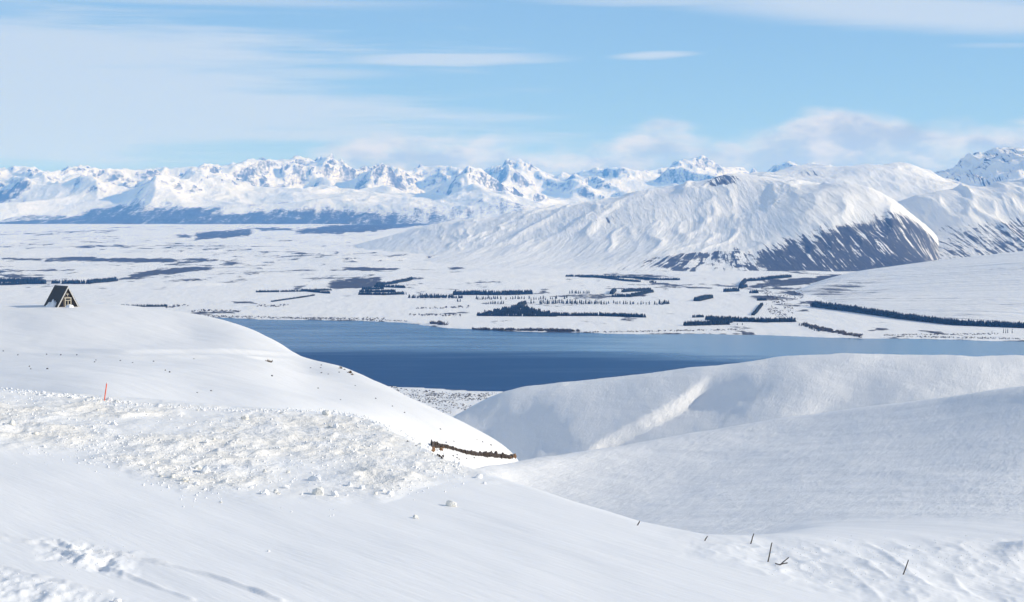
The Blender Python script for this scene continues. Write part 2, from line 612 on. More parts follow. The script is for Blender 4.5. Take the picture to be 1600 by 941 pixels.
# shorelines (photo-surveyed rows at lake level)
far_rows = lerp_tab(C, [(-240, 490), (200, 490), (300, 495), (400, 498.5), (560, 501), (630, 504), (665, 509), (700, 513), (790, 517.5), (880, 520), (1000, 521.5), (1200, 523.5), (1290, 528),
                        (1340, 530), (1450, 530.5), (1600, 533), (1840, 536)])
d_far = -LAKE_Z * F / (far_rows - HR) + 45 * fbm(X / 160, Y * 0 + 3, 4, 2)
near_rows = lerp_tab(C, [(-240, 590), (560, 596), (600, 603), (700, 609), (790, 613), (900, 616), (1840, 640)])
d_near = -LAKE_Z * F / (near_rows - HR) + 25 * fbm(X / 90, Y * 0 + 9, 4, 4)
inside = np.minimum(D - d_near, d_far - D)
lift = sstep(-inside, 0, 260)
Zshore = LAKE_Z + 0.35 + 2.0 * sstep(-inside, 0, 60)
Zv = np.where(inside > 0, np.maximum(LAKE_Z - 0.3 - 0.02 * inside, -325.0), Zshore * (1 - lift) + np.maximum(Zv, LAKE_Z + 1.2) * lift)
val.Z = Zv
ROWV = row_of(Zv, D)


def poly_mask(Cc, Rr, pts, soft, es=6.0):
    """soft mask of a band given as (column, top row, bottom row)"""
    p = np.array(pts, float)
    t = np.interp(Cc, p[:, 0], p[:, 1])
    b = np.interp(Cc, p[:, 0], p[:, 2])
    s = np.minimum(Rr - t, b - Rr)
    e = np.minimum(Cc - p[0, 0], p[-1, 0] - Cc) / es
    return np.clip(0.5 + np.minimum(s, e) / soft, 0, 1)


bare = 0.10 + 0.16 * sstep(D, 5200, 7500) * sstep(fbm(X / 1600, Y / 2600, 4, 91), -0.35, 0.25)
bands = [  # terrace risers, scrub flats and river gravels
    [(462, 360, 366), (520, 352, 366), (580, 349, 362), (640, 344, 355), (690, 341, 349), (760, 338, 344)],
    [(405, 357, 361), (455, 356, 360)], [(303, 364, 374), (350, 360, 373), (395, 357, 366)], [(275, 367, 372), (300, 366, 371)],
    [(70, 403, 409), (130, 402, 409), (270, 404, 411)], [(0, 402, 405), (70, 403, 408)],
    [(200, 430, 435), (245, 420, 430), (330, 416, 422)], [(455, 448, 456), (480, 444, 449)], [(512, 440, 449), (525, 436, 452), (560, 434, 451), (605, 433, 446)],
    [(538, 418, 423), (620, 419, 424)], [(700, 419, 423), (725, 417, 421)], [(742, 439, 442), (785, 440, 442)], [(636, 433, 437), (662, 433, 436)],
    [(1168, 446, 452), (1200, 441, 450), (1260, 434, 445), (1320, 427, 435), (1385, 425, 430)],
    [(360, 472, 475), (405, 473, 476)], [(280, 488, 492), (370, 485, 490)], [(0, 430, 434), (70, 433, 440)],
    [(230, 488, 494), (330, 489, 493)],
]
wob_c, wob_r = 6 * fbm(X / 90, Y / 250, 3, 41), 2.2 * fbm(X / 60, Y / 200, 4, 43)
for b in bands:
    bare = np.maximum(bare, 0.10 + 0.58 * poly_mask(C + wob_c, ROWV + wob_r, b, 3.0))
# scattered scrub on moraine mounds
spk = ridged(X / 230, Y / 380, 5, 61)
bare += 0.34 * sstep(spk, 0.42, 0.70) * sstep(fbm(X / 900, Y / 1500, 4, 63), -0.25, 0.3)
bare += 0.16 * sstep(fbm(X / 140, Y / 500, 5, 65), 0.0, 0.5)
bare += 0.0 * sstep(spk, 0.50, 0.72) * lerp_tab(D, [(1500, 0.6), (5200, 0.5), (6000, 0.3), (9000, 0.9), (14000, 0.8), (18000, 0.3), (24000, 0.0)])
# shore fringe, near flat with matagouri scrub, braided riverbed
bare += 0.42 * sstep(inside, -70, -8) * sstep(fbm(X / 130, Y / 60, 4, 71), -0.3, 0.25) * (D > 3500)
bare += 0.30 * (D < 3000) * sstep(fbm(X / 60, Y / 45, 5, 77), -0.05, 0.35)
riv = poly_mask(C, ROWV, [(1180, 448, 470), (1215, 446, 497), (1255, 447, 490), (1300, 440, 470)], 10)
bare += 0.42 * riv * sstep(fbm(X / 110, Y / 160, 5, 83), -0.15, 0.3)
o = val.build('valley_floor', M_VALLEY, {'bare': bare})
tag(o, 'snow-covered valley floor with terraces and scrub patches beyond the lake', kind='structure')

lk = mesh_obj('lake', [(-1500, 1900, LAKE_Z), (2600, 1900, LAKE_Z), (2600, 6200, LAKE_Z), (-1500, 6200, LAKE_Z)], [(0, 1, 2, 3)], M_WATER)
tag(lk, 'deep blue lake lying below the snowy hills', kind='structure')


# ------------------------------------------------------------------ hills around the valley
def foot(c, row, z=-266.0):
    return (c, row, -z * F / (row - HR))


def hill(name, label, cols, ds, pts, valid, gul, bare_fn, su=200.0, sv=7.0, tilt=0.0, floor=40.0, lat=150.0):
    sh = Sheet(cols, ds)
    C, D, X, Y = sh.C, sh.D, sh.X, sh.Y
    z = TPS(pts, su, sv)(C, D)
    h = np.clip((z - lerp_tab(D, plain_tab)) / 200.0, 0, 1)
    gt, ft = tilt if isinstance(tilt, tuple) else (tilt, tilt)
    across, down = X + gt * (Y - 9000.0), Y
    fall = X + (ft(C) if callable(ft) else ft) * np.clip(Y - 9000.0, -5000, 1200)
    z = z + gul * sstep(h, 0.02, 0.5) * (ridged(across / lat + 0.8 * fbm(X / 700, Y / 900, 3, 3), down / (lat * 6), 5, 7) - 0.35)
    z = z + gul * 0.8 * h * fbm(X / 500, Y / 700, 5, 9)
    for (a, b, k) in valid:
        z = z - k * np.clip(np.where(a < b, D - a, a - D) / abs(b - a), 0, 3)
    z = np.maximum(z, -330.0)
    sh.Z = z
    R = row_of(z, D)
    flow = np.stack([fall / 22.0, down / 22.0, z / 60.0], -1)
    bare = bare_fn(C, R, X, Y, z, D)
    keep = z > lerp_tab(D, plain_tab) - floor
    o = sh.build(name, M_HILL, {'bare': bare, 'flow': flow}, keep)
    tag(o, label, kind='structure')
    return sh


# central range above the far shore
H = [(560, 0, 13500, -172), (690, 347, 13500), (800, 333, 13000), (900, 317, 12600), (950, 309, 12500), (1000, 300, 12500), (1050, 291, 12500), (1090, 284, 12400), (1115, 277, 12300),
     (1135, 273, 12300), (1170, 272, 12200), (1205, 278, 12000), (1240, 283, 11600), (1290, 288, 11000), (1340, 292, 10500), (1375, 304, 10200), (1400, 322, 9900), (1425, 345, 9600), (1442, 372, 9400), (1456, 402, 9150),
     (1250, 345, 9400), (1330, 340, 9400), (1380, 352, 9300), (1190, 370, 9300), (1100, 380, 9300), (1000, 390, 9300), (900, 405, 9300), (1150, 328, 10400), (1050, 335, 10500), (950, 345, 10600), (860, 358, 10700), (770, 372, 10800), (680, 382, 11000),
     (1430, 410, 8450), (1380, 415, 8350), (1300, 421, 8200), (1200, 425, 8100), (1100, 426, 8100), (1000, 428, 8080), (900, 427, 8100), (800, 419, 8700), (700, 404, 9600), (600, 0, 11200, -190)]
H += [(c, 0, 7400, -340) for c in (700, 800, 900, 1000, 1100, 1200, 1300, 1400)] + [(c, 0, 15500, -120) for c in (600, 800, 1000, 1200, 1400)]
H += [(1500, 0, 9000, -330), (1478, 0, 9150, -300), (1480, 0, 9700, -240), (1470, 0, 10300, -120), (1520, 0, 10200, -300), (1540, 0, 12000, -280), (520, 0, 11500, -250), (500, 0, 14500, -250)]


def bare_H(C, R, X, Y, z, D):
    b = np.full_like(z, 0.06)
    scree = poly_mask(C + 0.25 * (R - 380), R, [(1175, 398, 440), (1230, 374, 440), (1280, 356, 440), (1340, 343, 440), (1385, 330, 440), (1425, 340, 440), (1490, 385, 440)], 30, 3.0) * (D < 10000)
    b = np.maximum(b, 0.06 + 0.61 * scree)
    rk = poly_mask(C, R, [(1010, 404, 424), (1080, 386, 426), (1140, 384, 428), (1200, 396, 430)], 14) * (D < 9800)
    b = np.maximum(b, 0.08 + 0.50 * rk * sstep(fbm(X / 130, Y / 200, 4, 15), -0.4, 0.3))
    low = sstep(R, 380, 425) * 0.14
    crag = poly_mask(C, R, [(1108, 276, 292), (1130, 272, 290), (1155, 276, 288)], 5)
    brown = poly_mask(C, R, [(930, 340, 352), (965, 336, 350)], 6)
    return np.maximum(b + low, 0.7 * np.maximum(crag, 0.6 * brown))


colsH = np.linspace(480, 1580, 560)
dsH = np.concatenate([np.linspace(7400, 9400, 120, endpoint=False), np.linspace(9400, 13200, 130, endpoint=False), np.linspace(13200, 16000, 20)])
shH = hill('hill', 'broad snowy range with a dark streaked scree face above the far shore', colsH, dsH, H, [(13200, 14000, 120)], 24, bare_H, tilt=(-0.16, lambda c: -0.25 + 0.25 * sstep(c, 1000, 1250)), lat=200)

# hills at the right edge behind the range
I1 = [(1395, 330, 11300), (1420, 318, 11200), (1460, 300, 11200), (1500, 292, 11200), (1550, 287, 11200), (1600, 283, 11200), (1700, 275, 11200), (1850, 270, 11200),
      (1440, 365, 10500), (1500, 345, 10400), (1560, 340, 10400), (1640, 335, 10400), (1800, 330, 10400),
      (1450, 397, 9700), (1500, 398, 9600), (1560, 395, 9600), (1620, 392, 9600), (1840, 385, 9500)]
I1 += [(c, 0, 8800, -330) for c in (1400, 1500, 1600, 1800)] + [(c, 0, 13000, -150) for c in (1380, 1500, 1650, 1800)] + [(1350, 0, 10500, -150), (1340, 330, 11600), (1300, 0, 11800, 10)]


def bare_I(C, R, X, Y, z, D):
    s = poly_mask(C + 0.3 * (R - 370), R, [(1450, 372, 420), (1470, 352, 420), (1530, 346, 420), (1840, 340, 420)], 18)
    g = poly_mask(C + 0.9 * (R - 330), R, [(1590, 305, 350), (1640, 305, 350)], 12)
    return 0.08 + 0.40 * s + 0.3 * g


hill('hill', 'snowy hill with dark striped gullies at the right edge', np.linspace(1290, 1840, 320), np.linspace(8900, 13000, 170), I1, [(12000, 12600, 200)], 36, bare_I, tilt=0.0, lat=210)

I2 = [(c, r, 20500) for c, r in ((1440, 291), (1462, 279), (1480, 268), (1500, 261), (1530, 251), (1560, 243), (1600, 234), (1700, 222), (1850, 215))]
I2 += [(1440, 322, 18500), (1500, 300, 18500), (1540, 292, 18500), (1600, 284, 18500), (1800, 276, 18500), (1400, 0, 20000, 120), (1380, 0, 22000, 50)]
I2 += [(c, 0, 17200, -60) for c in (1400, 1500, 1650, 1800)] + [(c, 0, 23500, 50) for c in (1400, 1550, 1800)]


def bare_I2(C, R, X, Y, z, D):
    return 0.18 + 0.30 * sstep(ridged(X / 340, Y / 400, 5, 33), 0.35, 0.7)


hill('mountain', 'high rocky snow ridge climbing out of frame at the right', np.linspace(1360, 1840, 300), np.linspace(17300, 23000, 170), I2, [(21200, 22200, 300)], 230, bare_I2, tilt=0.4, lat=560)

I3 = [(1130, 285, 19000), (1180, 275, 19000), (1215, 268, 19000), (1260, 264, 19000), (1330, 265, 19000), (1380, 266, 18500), (1418, 259, 18000), (1445, 267, 18000), (1480, 283, 17600), (1540, 300, 17200),
      (1200, 300, 16500), (1300, 296, 16500), (1420, 290, 16500), (1500, 295, 16500), (1080, 0, 19000, 150)]
I3 += [(c, 0, 15000, -50) for c in (1150, 1300, 1500)] + [(c, 0, 21500, 100) for c in (1150, 1300, 1500)]
hill('mountain', 'smooth white snow dome between the central range and the right ridge', np.linspace(1080, 1560, 260), np.linspace(15200, 21000, 130), I3, [(19600, 20500, 300)], 50,
     lambda C, R, X, Y, z, D: 0.05 + 0.35 * poly_mask(C, R, [(1240, 262, 276), (1300, 264, 280)], 8), tilt=0.3, lat=420)

# long slope at the right, above the shelter belt
G = [(1235, 0, 6500, -262), (1262, 447, 6900), (1290, 437, 7050), (1330, 426, 7250), (1400, 416, 7350), (1450, 410, 7350), (1520, 402, 7250), (1600, 393, 7150), (1750, 380, 7000), (1850, 372, 7000),
     (1330, 457, 6250), (1420, 450, 6150), (1500, 446, 6000), (1600, 438, 5900), (1800, 425, 5800)]
G += [foot(1262, 468), foot(1300, 480), foot(1400, 491), foot(1480, 501), foot(1600, 504), foot(1830, 508)]
G += [(c, 0, 4150, -330) for c in (1300, 1400, 1500, 1600, 1800)] + [(c, 0, 8600, -260) for c in (1250, 1350, 1450, 1600, 1800)] + [(1180, 0, 6500, -330), (1180, 0, 5500, -340), (1200, 0, 7600, -320)]


def bare_G(C, R, X, Y, z, D):
    b = np.full_like(z, 0.13)
    b += 0.16 * poly_mask(C, R, [(1250, 430, 470), (1330, 440, 482), (1450, 450, 495), (1640, 470, 500)], 24)
    b += 0.20 * poly_mask(C, R + 0.22 * (C - 1330), [(1290, 440, 452), (1400, 440, 452)], 8)
    b += 0.12 * sstep(fbm(X / 200, Y / 300, 4, 19), 0, 0.5)
    return b


shG = hill('hill', 'long even snow slope above the long dark shelter belt at right', np.linspace(1190, 1840, 340), np.linspace(4300, 8600, 190), G, [(7800, 8300, 60)], 9, bare_G, tilt=0.9, floor=15, lat=260)

# ------------------------------------------------------------------ far alpine mountains
sky_tab = [(-240, 262), (-100, 255), (0, 264), (20, 262), (40, 259), (60, 267), (85, 268), (110, 262), (125, 255), (150, 264), (200, 265), (240, 263), (270, 263), (300, 259), (330, 258), (360, 257), (385, 250), (410, 248), (440, 251), (460, 243),
           (480, 250), (497, 247), (508, 240), (525, 247), (550, 262), (575, 262), (600, 254), (620, 264), (640, 268), (655, 263), (690, 256), (710, 262), (740, 262), (765, 263), (785, 258), (800, 244), (815, 250), (835, 260), (850, 270), (870, 274), (900, 268),
           (930, 264), (965, 261), (990, 265), (1010, 268), (1040, 262), (1060, 250), (1080, 247), (1095, 242), (1110, 250), (1130, 262), (1150, 261), (1175, 266), (1195, 272), (1205, 264), (1218, 251), (1240, 255), (1260, 256), (1300, 259), (1340, 264), (1400, 268), (1500, 270), (1840, 262)]
mt = Sheet(np.linspace(-240, 1840, 1000), np.linspace(24500, 43000, 300))
C, D, X, Y = mt.C, mt.D, mt.X, mt.Y
wx, wy = 900 * fbm(X / 5200, Y / 5200, 3, 101), 900 * fbm(X / 5200, Y / 5200, 3, 103)
E = eroded((X + wx) / 3600 + 2.3, (Y + wy) / 4300 + 0.7, 10, 5, 0.52)
Rg = ridged((X + wx) / 3000 + 5.1, (Y + wy) / 5200 + 1.3, 7, 9)
rise = sstep(D, 26000, 36500) * 0.62 + 0.38 * sstep(D, 25000, 28800)
tgt_c = lerp_tab(mt.c, sky_tab)
smooth_t = np.convolve(np.pad(tgt_c, 30, mode='edge'), np.ones(61) / 61, 'valid')
crest = (HR - smooth_t) / F * 37000
zb = lerp_tab(np.minimum(D, 30000), plain_tab) - 30
Zm = zb + (crest[None, :] - zb) * rise * (0.30 + 0.55 * Rg + 0.75 * E)
Rg2 = ridged((X + 0.6 * wx) / 2500 + 1.7, (Y + 0.6 * wy) / 3600 + 4.2, 7, 19, 0.52)
Zm += 640 * sstep(D, 26500, 33000) * (Rg2 - 0.33) + 260 * sstep(D, 25300, 27500) * (Rg2 - 0.3)
Zm -= 900 * sstep(D, 38500, 43000)
# bring the skyline to its surveyed height
ang = (Zm / D)
prof = ang.max(0)
ratio = ((HR - tgt_c) / F) / prof
k = 9
ratio = np.convolve(np.pad(ratio, k, mode='edge'), np.hanning(2 * k + 3)[1:-1] / np.hanning(2 * k + 3)[1:-1].sum(), 'valid')
far_w = sstep(D, 28000, 35000)
Zm = np.where(Zm > 0, Zm * (1 + (ratio[None, :] - 1) * far_w), Zm)
Zm = np.maximum(Zm, -330.0)
mt.Z = Zm
gy = np.gradient(Zm, axis=0) / np.gradient(D, axis=0)
gx = np.gradient(Zm, axis=1) / np.gradient(X, axis=1)
slope = np.sqrt(gx * gx + gy * gy)
lap = fbm(X / 700, Y / 900, 4, 55)
bare = 0.09 + 0.46 * sstep(slope, 0.38, 0.95) + 0.65 * (1 - 0.55 * sstep(C, 480, 860)) * sstep(-(Zm + 260 * lap - 420 * (Rg2 - 0.33) + 130 * fbm(X / 3000, Y / 6000, 3, 57)), -420, -40)
o = mt.build('mountains', M_MTN, {'bare': bare})
tag(o, 'jagged snow-capped alpine mountain range along the whole horizon', kind='structure')

# ------------------------------------------------------------------ near snow slopes
def A(c, d):
    # even slope falling away and down to the right, rounding over a crest
    yc = lerp_tab(c, [(-240, 160), (0, 166), (165, 170), (400, 175), (550, 180), (620, 160), (700, 139), (800, 129), (900, 120), (1000, 113), (1100, 110), (1200, 112), (1400, 119), (1600, 126), (1840, 132)])
    q = np.clip(d - yc, 0, None)
    k = 0.30 - 0.16 * sstep(c, 1080, 1300)
    return -14.0 - 0.10 * col_x(c, d) - 0.04 * d - k * (np.sqrt(q * q + 144.0) - 12.0)


Bs = TPS([(-200, 476, 560), (0, 477, 570), (100, 477, 560), (200, 480, 550), (300, 493, 530), (350, 503, 515), (400, 520, 490), (440, 539, 470), (480, 563, 445), (520, 571, 430), (550, 581, 420), (600, 606, 400), (640, 629, 385), (700, 660, 365), (760, 690, 350), (806, 713, 335),
          (0, 549, 340), (0, 506, 450), (200, 550, 340), (200, 509, 450), (300, 556, 340), (300, 519, 450), (420, 567, 340), (420, 545, 420), (450, 577, 360), (480, 618, 250), (480, 598, 310), (480, 580, 380), (420, 597, 260), (420, 632, 200), (0, 598, 205), (165, 612, 185), (300, 602, 220), (480, 640, 205), (600, 655, 235), (560, 612, 310), (680, 690, 265), (720, 720, 262), (760, 716, 290), (-200, 590, 210), (-200, 545, 340),
          (0, 0, 800, -75), (300, 0, 720, -75), (350, 0, 560, -38), (400, 0, 540, -40), (440, 0, 520, -42), (480, 0, 490, -42), (480, 0, 600, -75), (640, 0, 520, -80), (760, 0, 480, -80), (860, 0, 400, -75), (900, 0, 300, -62), (830, 0, 250, -48), (780, 0, 200, -40), (600, 0, 150, -34), (300, 0, 130, -26), (0, 0, 130, -22)], 220, 3.0)
def cubic(tab):
    t = np.array(tab, float)
    p = np.polyfit((t[:, 0] - 1200) / 600, t[:, 1], 3)
    return lambda c: np.polyval(p, (np.clip(c, 560, 1840) - 1200) / 600)


C_D = cubic([(600, 180), (720, 216), (800, 240), (920, 272), (1050, 298), (1200, 300), (1400, 276), (1600, 243), (1840, 212)])
C_R = cubic([(600, 736), (720, 717), (800, 706), (920, 689), (1050, 668), (1200, 643), (1400, 613), (1600, 588), (1840, 560)])
B_D = cubic([(600, 150), (720, 158), (800, 158), (920, 148), (1050, 132), (1200, 118), (1400, 122), (1600, 130), (1840, 138)])
B_Z = cubic([(600, -29), (720, -30), (800, -30), (920, -28.5), (1050, -25.5), (1200, -21.8), (1400, -22.4), (1600, -24), (1840, -24)])


def Cs(c, d):
    # right-hand hill: hollow foot, smooth face, rounded crest
    dc, db, zb_ = C_D(c), B_D(c), B_Z(c)
    zc_ = -(C_R(c) - HR) / F * dc
    t = (d - db) / (dc - db)
    tt = np.clip(t, 0, 1)
    z = zb_ + (zc_ - zb_) * tt - 3.2 * 4 * tt * (1 - tt)
    q = np.clip(d - dc + 14, 0, None)
    z = z - 0.30 * (np.sqrt(q * q + 300.0) - 17.3)
    return z - 0.10 * np.clip(db - d, 0, None)


Dd = TPS([(1840, 566, 770), (1600, 560, 800), (1450, 557, 812), (1330, 557, 822), (1220, 563, 840), (1100, 576, 862), (1000, 589, 875), (950, 597, 882), (870, 607, 892), (800, 618, 900), (760, 631, 905), (725, 647, 905), (695, 664, 900),
          (1600, 660, 690), (1330, 682, 712), (1100, 702, 742), (950, 716, 770), (840, 724, 800), (770, 708, 850), (1840, 640, 680), (1330, 612, 775), (1100, 632, 808), (950, 650, 828), (1600, 604, 752),
          (1600, 0, 980, -110), (1300, 0, 1020, -120), (1000, 0, 1060, -135), (800, 0, 1080, -145), (680, 0, 1060, -150), (560, 0, 950, -170), (560, 0, 800, -160), (1840, 0, 540, -80), (1200, 0, 580, -95), (900, 0, 640, -115)], 240, 5.0)
dn = np.concatenate([np.exp(np.linspace(math.log(5), math.log(60), 60, endpoint=False)), np.exp(np.linspace(math.log(60), math.log(175), 360, endpoint=False)), np.exp(np.linspace(math.log(175), math.log(620), 170, endpoint=False)),
                     np.linspace(620, 960, 90, endpoint=False), np.linspace(960, 1750, 20)])
near = Sheet(np.linspace(-240, 1840, 900), dn)
C, D, X, Y = near.C, near.D, near.X, near.Y


def part_of(f, lo, hi, kl, kh):
    # evaluate inside the surveyed range, fall away linearly outside it
    z = f(np.clip(C, -200, 1800), np.clip(D, lo, hi))
    return z - kl * np.clip(lo - D, 0, None) - kh * np.clip(D - hi, 0, None)


za = A(C, D)
za = np.maximum(za, -1.7 - 0.232 * D)      # the bank the viewer stands on
zbm = part_of(Bs, 140, 700, 0.4, 0.35) - 30 * sstep(C, 830, 1100)
zc = Cs(C, D) - 25 * sstep(-C, -640, -420)
zd = part_of(Dd, 600, 1040, 0.4, 0.35) - 60 * sstep(-C, -640, -480)
# gully and lit spur running down the face of the middle ridge
gx0, gr0, gx1, gr1 = 1100, 596, 935, 700
rd = row_of(zd, D)
s_al = np.clip((rd - gr0) / (gr1 - gr0), -0.4, 1.4)
gc = gx0 + (gx1 - gx0) * s_al + 10 * np.sin(s_al * 5)
off = (C - gc) / F * D
win = sstep(s_al, -0.12, 0.25) * sstep(-s_al, -1.35, -1.1)
zd = zd - win * 4.4 * np.where(off < 2.8, sstep(off, -0.6, 2.8), np.exp(-np.clip(off - 2.8, 0, None) / 34.0))
for (ga, gb, gw) in ((800, 870, 0.7), (905, 870, 0.5), (1350, 1180, 1.4)):
    o2 = (C - (ga + (gb - ga) * s_al)) / F * D
    zd = zd - gw * np.exp(-(o2 / 8.0) ** 2) * sstep(rd, 610, 650)
zd += 1.3 * fbm(X / 26, Y / 40, 5, 201)
zc += 0.55 * fbm(X / 22, Y / 34, 4, 203) + 0.10 * fbm(X / 4, Y / 7, 4, 207)
za += 0.16 * fbm(X / 14, Y / 24, 3, 205)
zbm += 0.5 * fbm(X / 30, Y / 36, 4, 209)
# old road bench across the hut hill
rb = row_of(zbm, D)
ln_ = 545 + C * 0.018 + 4 * fbm(C / 160, C * 0, 3, 8)
zbm += sstep(-C, -480, -380) * (0.55 * np.exp(-((rb - ln_) / 2.2) ** 2) + 0.4 * np.exp(-((rb - ln_ - 9) / 2.0) ** 2))
kk = 0.8
zmx = np.maximum(np.maximum(za, zbm), np.maximum(zc, zd))
Zn = zmx + kk * np.log(np.exp((za - zmx) / kk) + np.exp((zbm - zmx) / kk) + np.exp((zc - zmx) / kk) + np.exp((zd - zmx) / kk))
Rn = row_of(Zn, D)
onA = sstep(za - np.maximum(zbm, zc), -1.0, 0.5)
BERM = [(-240, 600, 672), (0, 607, 690), (100, 617, 706), (165, 623, 722), (230, 632, 742), (300, 636, 764), (400, 640, 776), (500, 640, 778), (560, 648, 774), (610, 668, 768), (660, 690, 752), (700, 712, 742), (730, 732, 742)]
berm = poly_mask(C, Rn + 9 * fbm(X / 2.5, Y / 6, 4, 303), BERM, 26) * (D < 175) * onA * (0.35 + 0.65 * sstep(fbm(X / 7, Y / 16, 3, 307), -0.35, 0.25))
lum = ridged(X / 1.6, Y / 2.6, 4, 301)
Zn = Zn + berm * (0.12 + 0.26 * fbm(X / 1.9, Y / 4.0, 4, 305) + 0.22 * lum)
# ploughed lumps in the hollow and an added mound at the lower right, old tracks at lower left
hol = poly_mask(C, Rn, [(1090, 842, 862), (1200, 846, 900), (1350, 850, 941), (1600, 846, 960), (1840, 842, 960)], 24, 5.0) * (D < 170)
Zn = Zn + hol * (0.26 * fbm(X / 3.2, Y / 8.0, 5, 311) + 0.18 * ridged(X / 2.0, Y / 5.0, 4, 313))
dip = poly_mask(C, Rn, [(1500, 852, 884), (1550, 848, 890), (1700, 846, 895)], 26, 4.0) * (D < 170)
Zn = Zn + 1.5 * np.exp(-((C - 1665) / 75) ** 2 - ((Rn - 868) / 15) ** 2) * (D < 170) * (1 + 0.5 * fbm(X / 2, Y / 4, 4, 317))  # mound added past the right edge, shaped so its left face lies in shade


def track(pts, w, h):
    global Zn
    p = np.array([near_pt(c, r) for c, r in pts])
    for a, b in zip(p[:-1], p[1:]):
        ab = b - a
        L2 = (ab ** 2).sum()
        t = np.clip(((X - a[0]) * ab[0] + (Y - a[1]) * ab[1]) / L2, 0, 1)
        q = np.hypot(X - a[0] - t * ab[0], (Y - a[1] - t * ab[1]))
        TR[:] = np.maximum(TR, (1.3 * np.exp(-(q / w) ** 2) - 0.5 * np.exp(-(q / (2.6 * w)) ** 2)) * h)


def near_pt(c, r):
    i = int(np.argmin(abs(near.c - c)))
    j = np.nonzero(Rn[:, i] <= r)[0][0]
    return np.array([col_x(c, near.d[j]), near.d[j]])


TR = np.zeros_like(Zn)
wv = lambda pts: pts
track([(-40, 838), (40, 848), (95, 848), (115, 860), (190, 870), (260, 882), (330, 900), (440, 940)], 0.26, 0.20)
track([(-40, 826), (60, 848), (150, 882), (300, 938)], 0.22, 0.12)
track([(-20, 880), (60, 903), (170, 925)], 0.22, 0.14)
TR *= 0.6 + 0.8 * vnoise(X / 0.9, Y / 1.6, 5)
Zn = Zn + TR
scu = poly_mask(C, Rn, [(85, 845, 872), (130, 850, 885), (190, 866, 900)], 12) * (D < 110)
Zn = Zn + scu * 0.40 * fbm(X / 0.8, Y / 2.0, 4, 77) + 0.22 * poly_mask(C, Rn, [(-240, 880, 960), (0, 885, 960), (110, 915, 960), (180, 940, 960)], 14) * fbm(X / 0.8, Y / 2.0, 4, 78) * (D < 110)
Zn = np.maximum(Zn, -330.0)
near.Z = Zn
rough = sstep(np.maximum(zc, zd) - np.maximum(za, zbm), -0.5, 2.0)
o = near.build('snow_slope', M_NEAR, {'berm': berm, 'rough': rough * (0.5 + 0.45 * sstep(D, 350, 650))})
tag(o, 'near snow slopes falling away to the lake, with the wind-rippled hills', kind='structure')


# ------------------------------------------------------------------ hazy air
top = float(mt.Z.max()) + 25.0
x1, y0, y1, z0 = 17500.0, -80.0, 43500.0, -336.0
hv = [(sx * x1, yy, zz) for zz in (z0, top) for (sx, yy) in ((-1, y0), (1, y0), (1, y1), (-1, y1))]
hm = bpy.data.materials.new('hazy_air')
hm.use_nodes = True
hm.node_tree.nodes.clear()
ho = hm.node_tree.nodes.new('ShaderNodeOutputMaterial')
hp = hm.node_tree.nodes.new('ShaderNodeVolumePrincipled')
hp.inputs['Color'].default_value = HAZE_COL
hp.inputs['Density'].default_value = HAZE_DENSITY
hp.inputs['Absorption Color'].default_value = (1, 1, 1, 1)
hp.inputs['Anisotropy'].default_value = 0.0
hm.node_tree.links.new(hp.outputs[0], ho.inputs['Volume'])
hz = mesh_obj('haze', hv, [(3, 2, 1, 0), (4, 5, 6, 7), (0, 1, 5, 4), (1, 2, 6, 5), (2, 3, 7, 6), (3, 0, 4, 7)], hm)
tag(hz, 'thin blue haze in the air over the valley', 'haze', kind='stuff')


# ------------------------------------------------------------------ trees and scrub beyond the lake
rng = np.random.default_rng(7)
random.seed(7)


def first_hit(sh, c, row):
    if c < sh.c[0] or c > sh.c[-1]:
        return None
    i = np.clip(np.interp(c, sh.c, np.arange(len(sh.c))), 0, len(sh.c) - 1.001)
    i0 = int(i)
    z = sh.Z[:, i0] * (1 - (i - i0)) + sh.Z[:, i0 + 1] * (i - i0)
    r = row_of(z, sh.d)
    k = np.nonzero(r <= row)[0]
    if len(k) == 0:
        return None
    j = k[0]
    if j == 0:
        return None
    t = (r[j - 1] - row) / max(1e-9, r[j - 1] - r[j])
    d = sh.d[j - 1] + t * (sh.d[j] - sh.d[j - 1])
    return Vector((col_x(c, d), d, -(row - HR) / F * d))


def far_ground(c, row):
    best = None
    for sh in (val, shG, shH):
        h = first_hit(sh, c, row)
        if h is not None and h.y > 1600 and (best is None or h.y < best.y):
            best = h
    return best


def far_z(x, y):
    c = CX + x / y * F
    z = val.z_at(c, y)
    for sh in (shG, shH):
        if sh.c[0] < c < sh.c[-1] and sh.d[0] < y < sh.d[-1]:
            z = max(z, sh.z_at(c, y))
    return z


def conifer_template(sides=6, tiers=3, seed=0, trunk=True):
    r = np.random.default_rng(seed)
    v, f = [], []
    for t in range(tiers):
        zb_, zt = 0.10 + 0.27 * t, min(1.0, 0.10 + 0.27 * t + 0.42)
        if t == tiers - 1:
            zt = 1.0
        rad = 0.235 * (1 - 0.27 * t)
        b = len(v)
        v.append((r.uniform(-.01, .01), r.uniform(-.01, .01), zt))
        for k in range(sides):
            a = 2 * math.pi * (k + 0.5 * t + r.uniform(-.25, .25)) / sides
            q = rad * r.uniform(0.72, 1.2)
            v.append((q * math.cos(a), q * math.sin(a), zb_ + r.uniform(-.05, .04)))
        for k in range(sides):
            f.append((b, b + 1 + k, b + 1 + (k + 1) % sides))
        f.append(tuple(b + 1 + k for k in reversed(range(sides))))
    return np.array(v), f


def trunk_template():
    v, f = [], []
    for z, r in ((-0.06, 0.035), (0.22, 0.022)):
        for k in range(5):
            a = 2 * math.pi * k / 5
            v.append((r * math.cos(a), r * math.sin(a), z))
    for k in range(5):
        f.append((k, (k + 1) % 5, 5 + (k + 1) % 5, 5 + k))
    return np.array(v), f


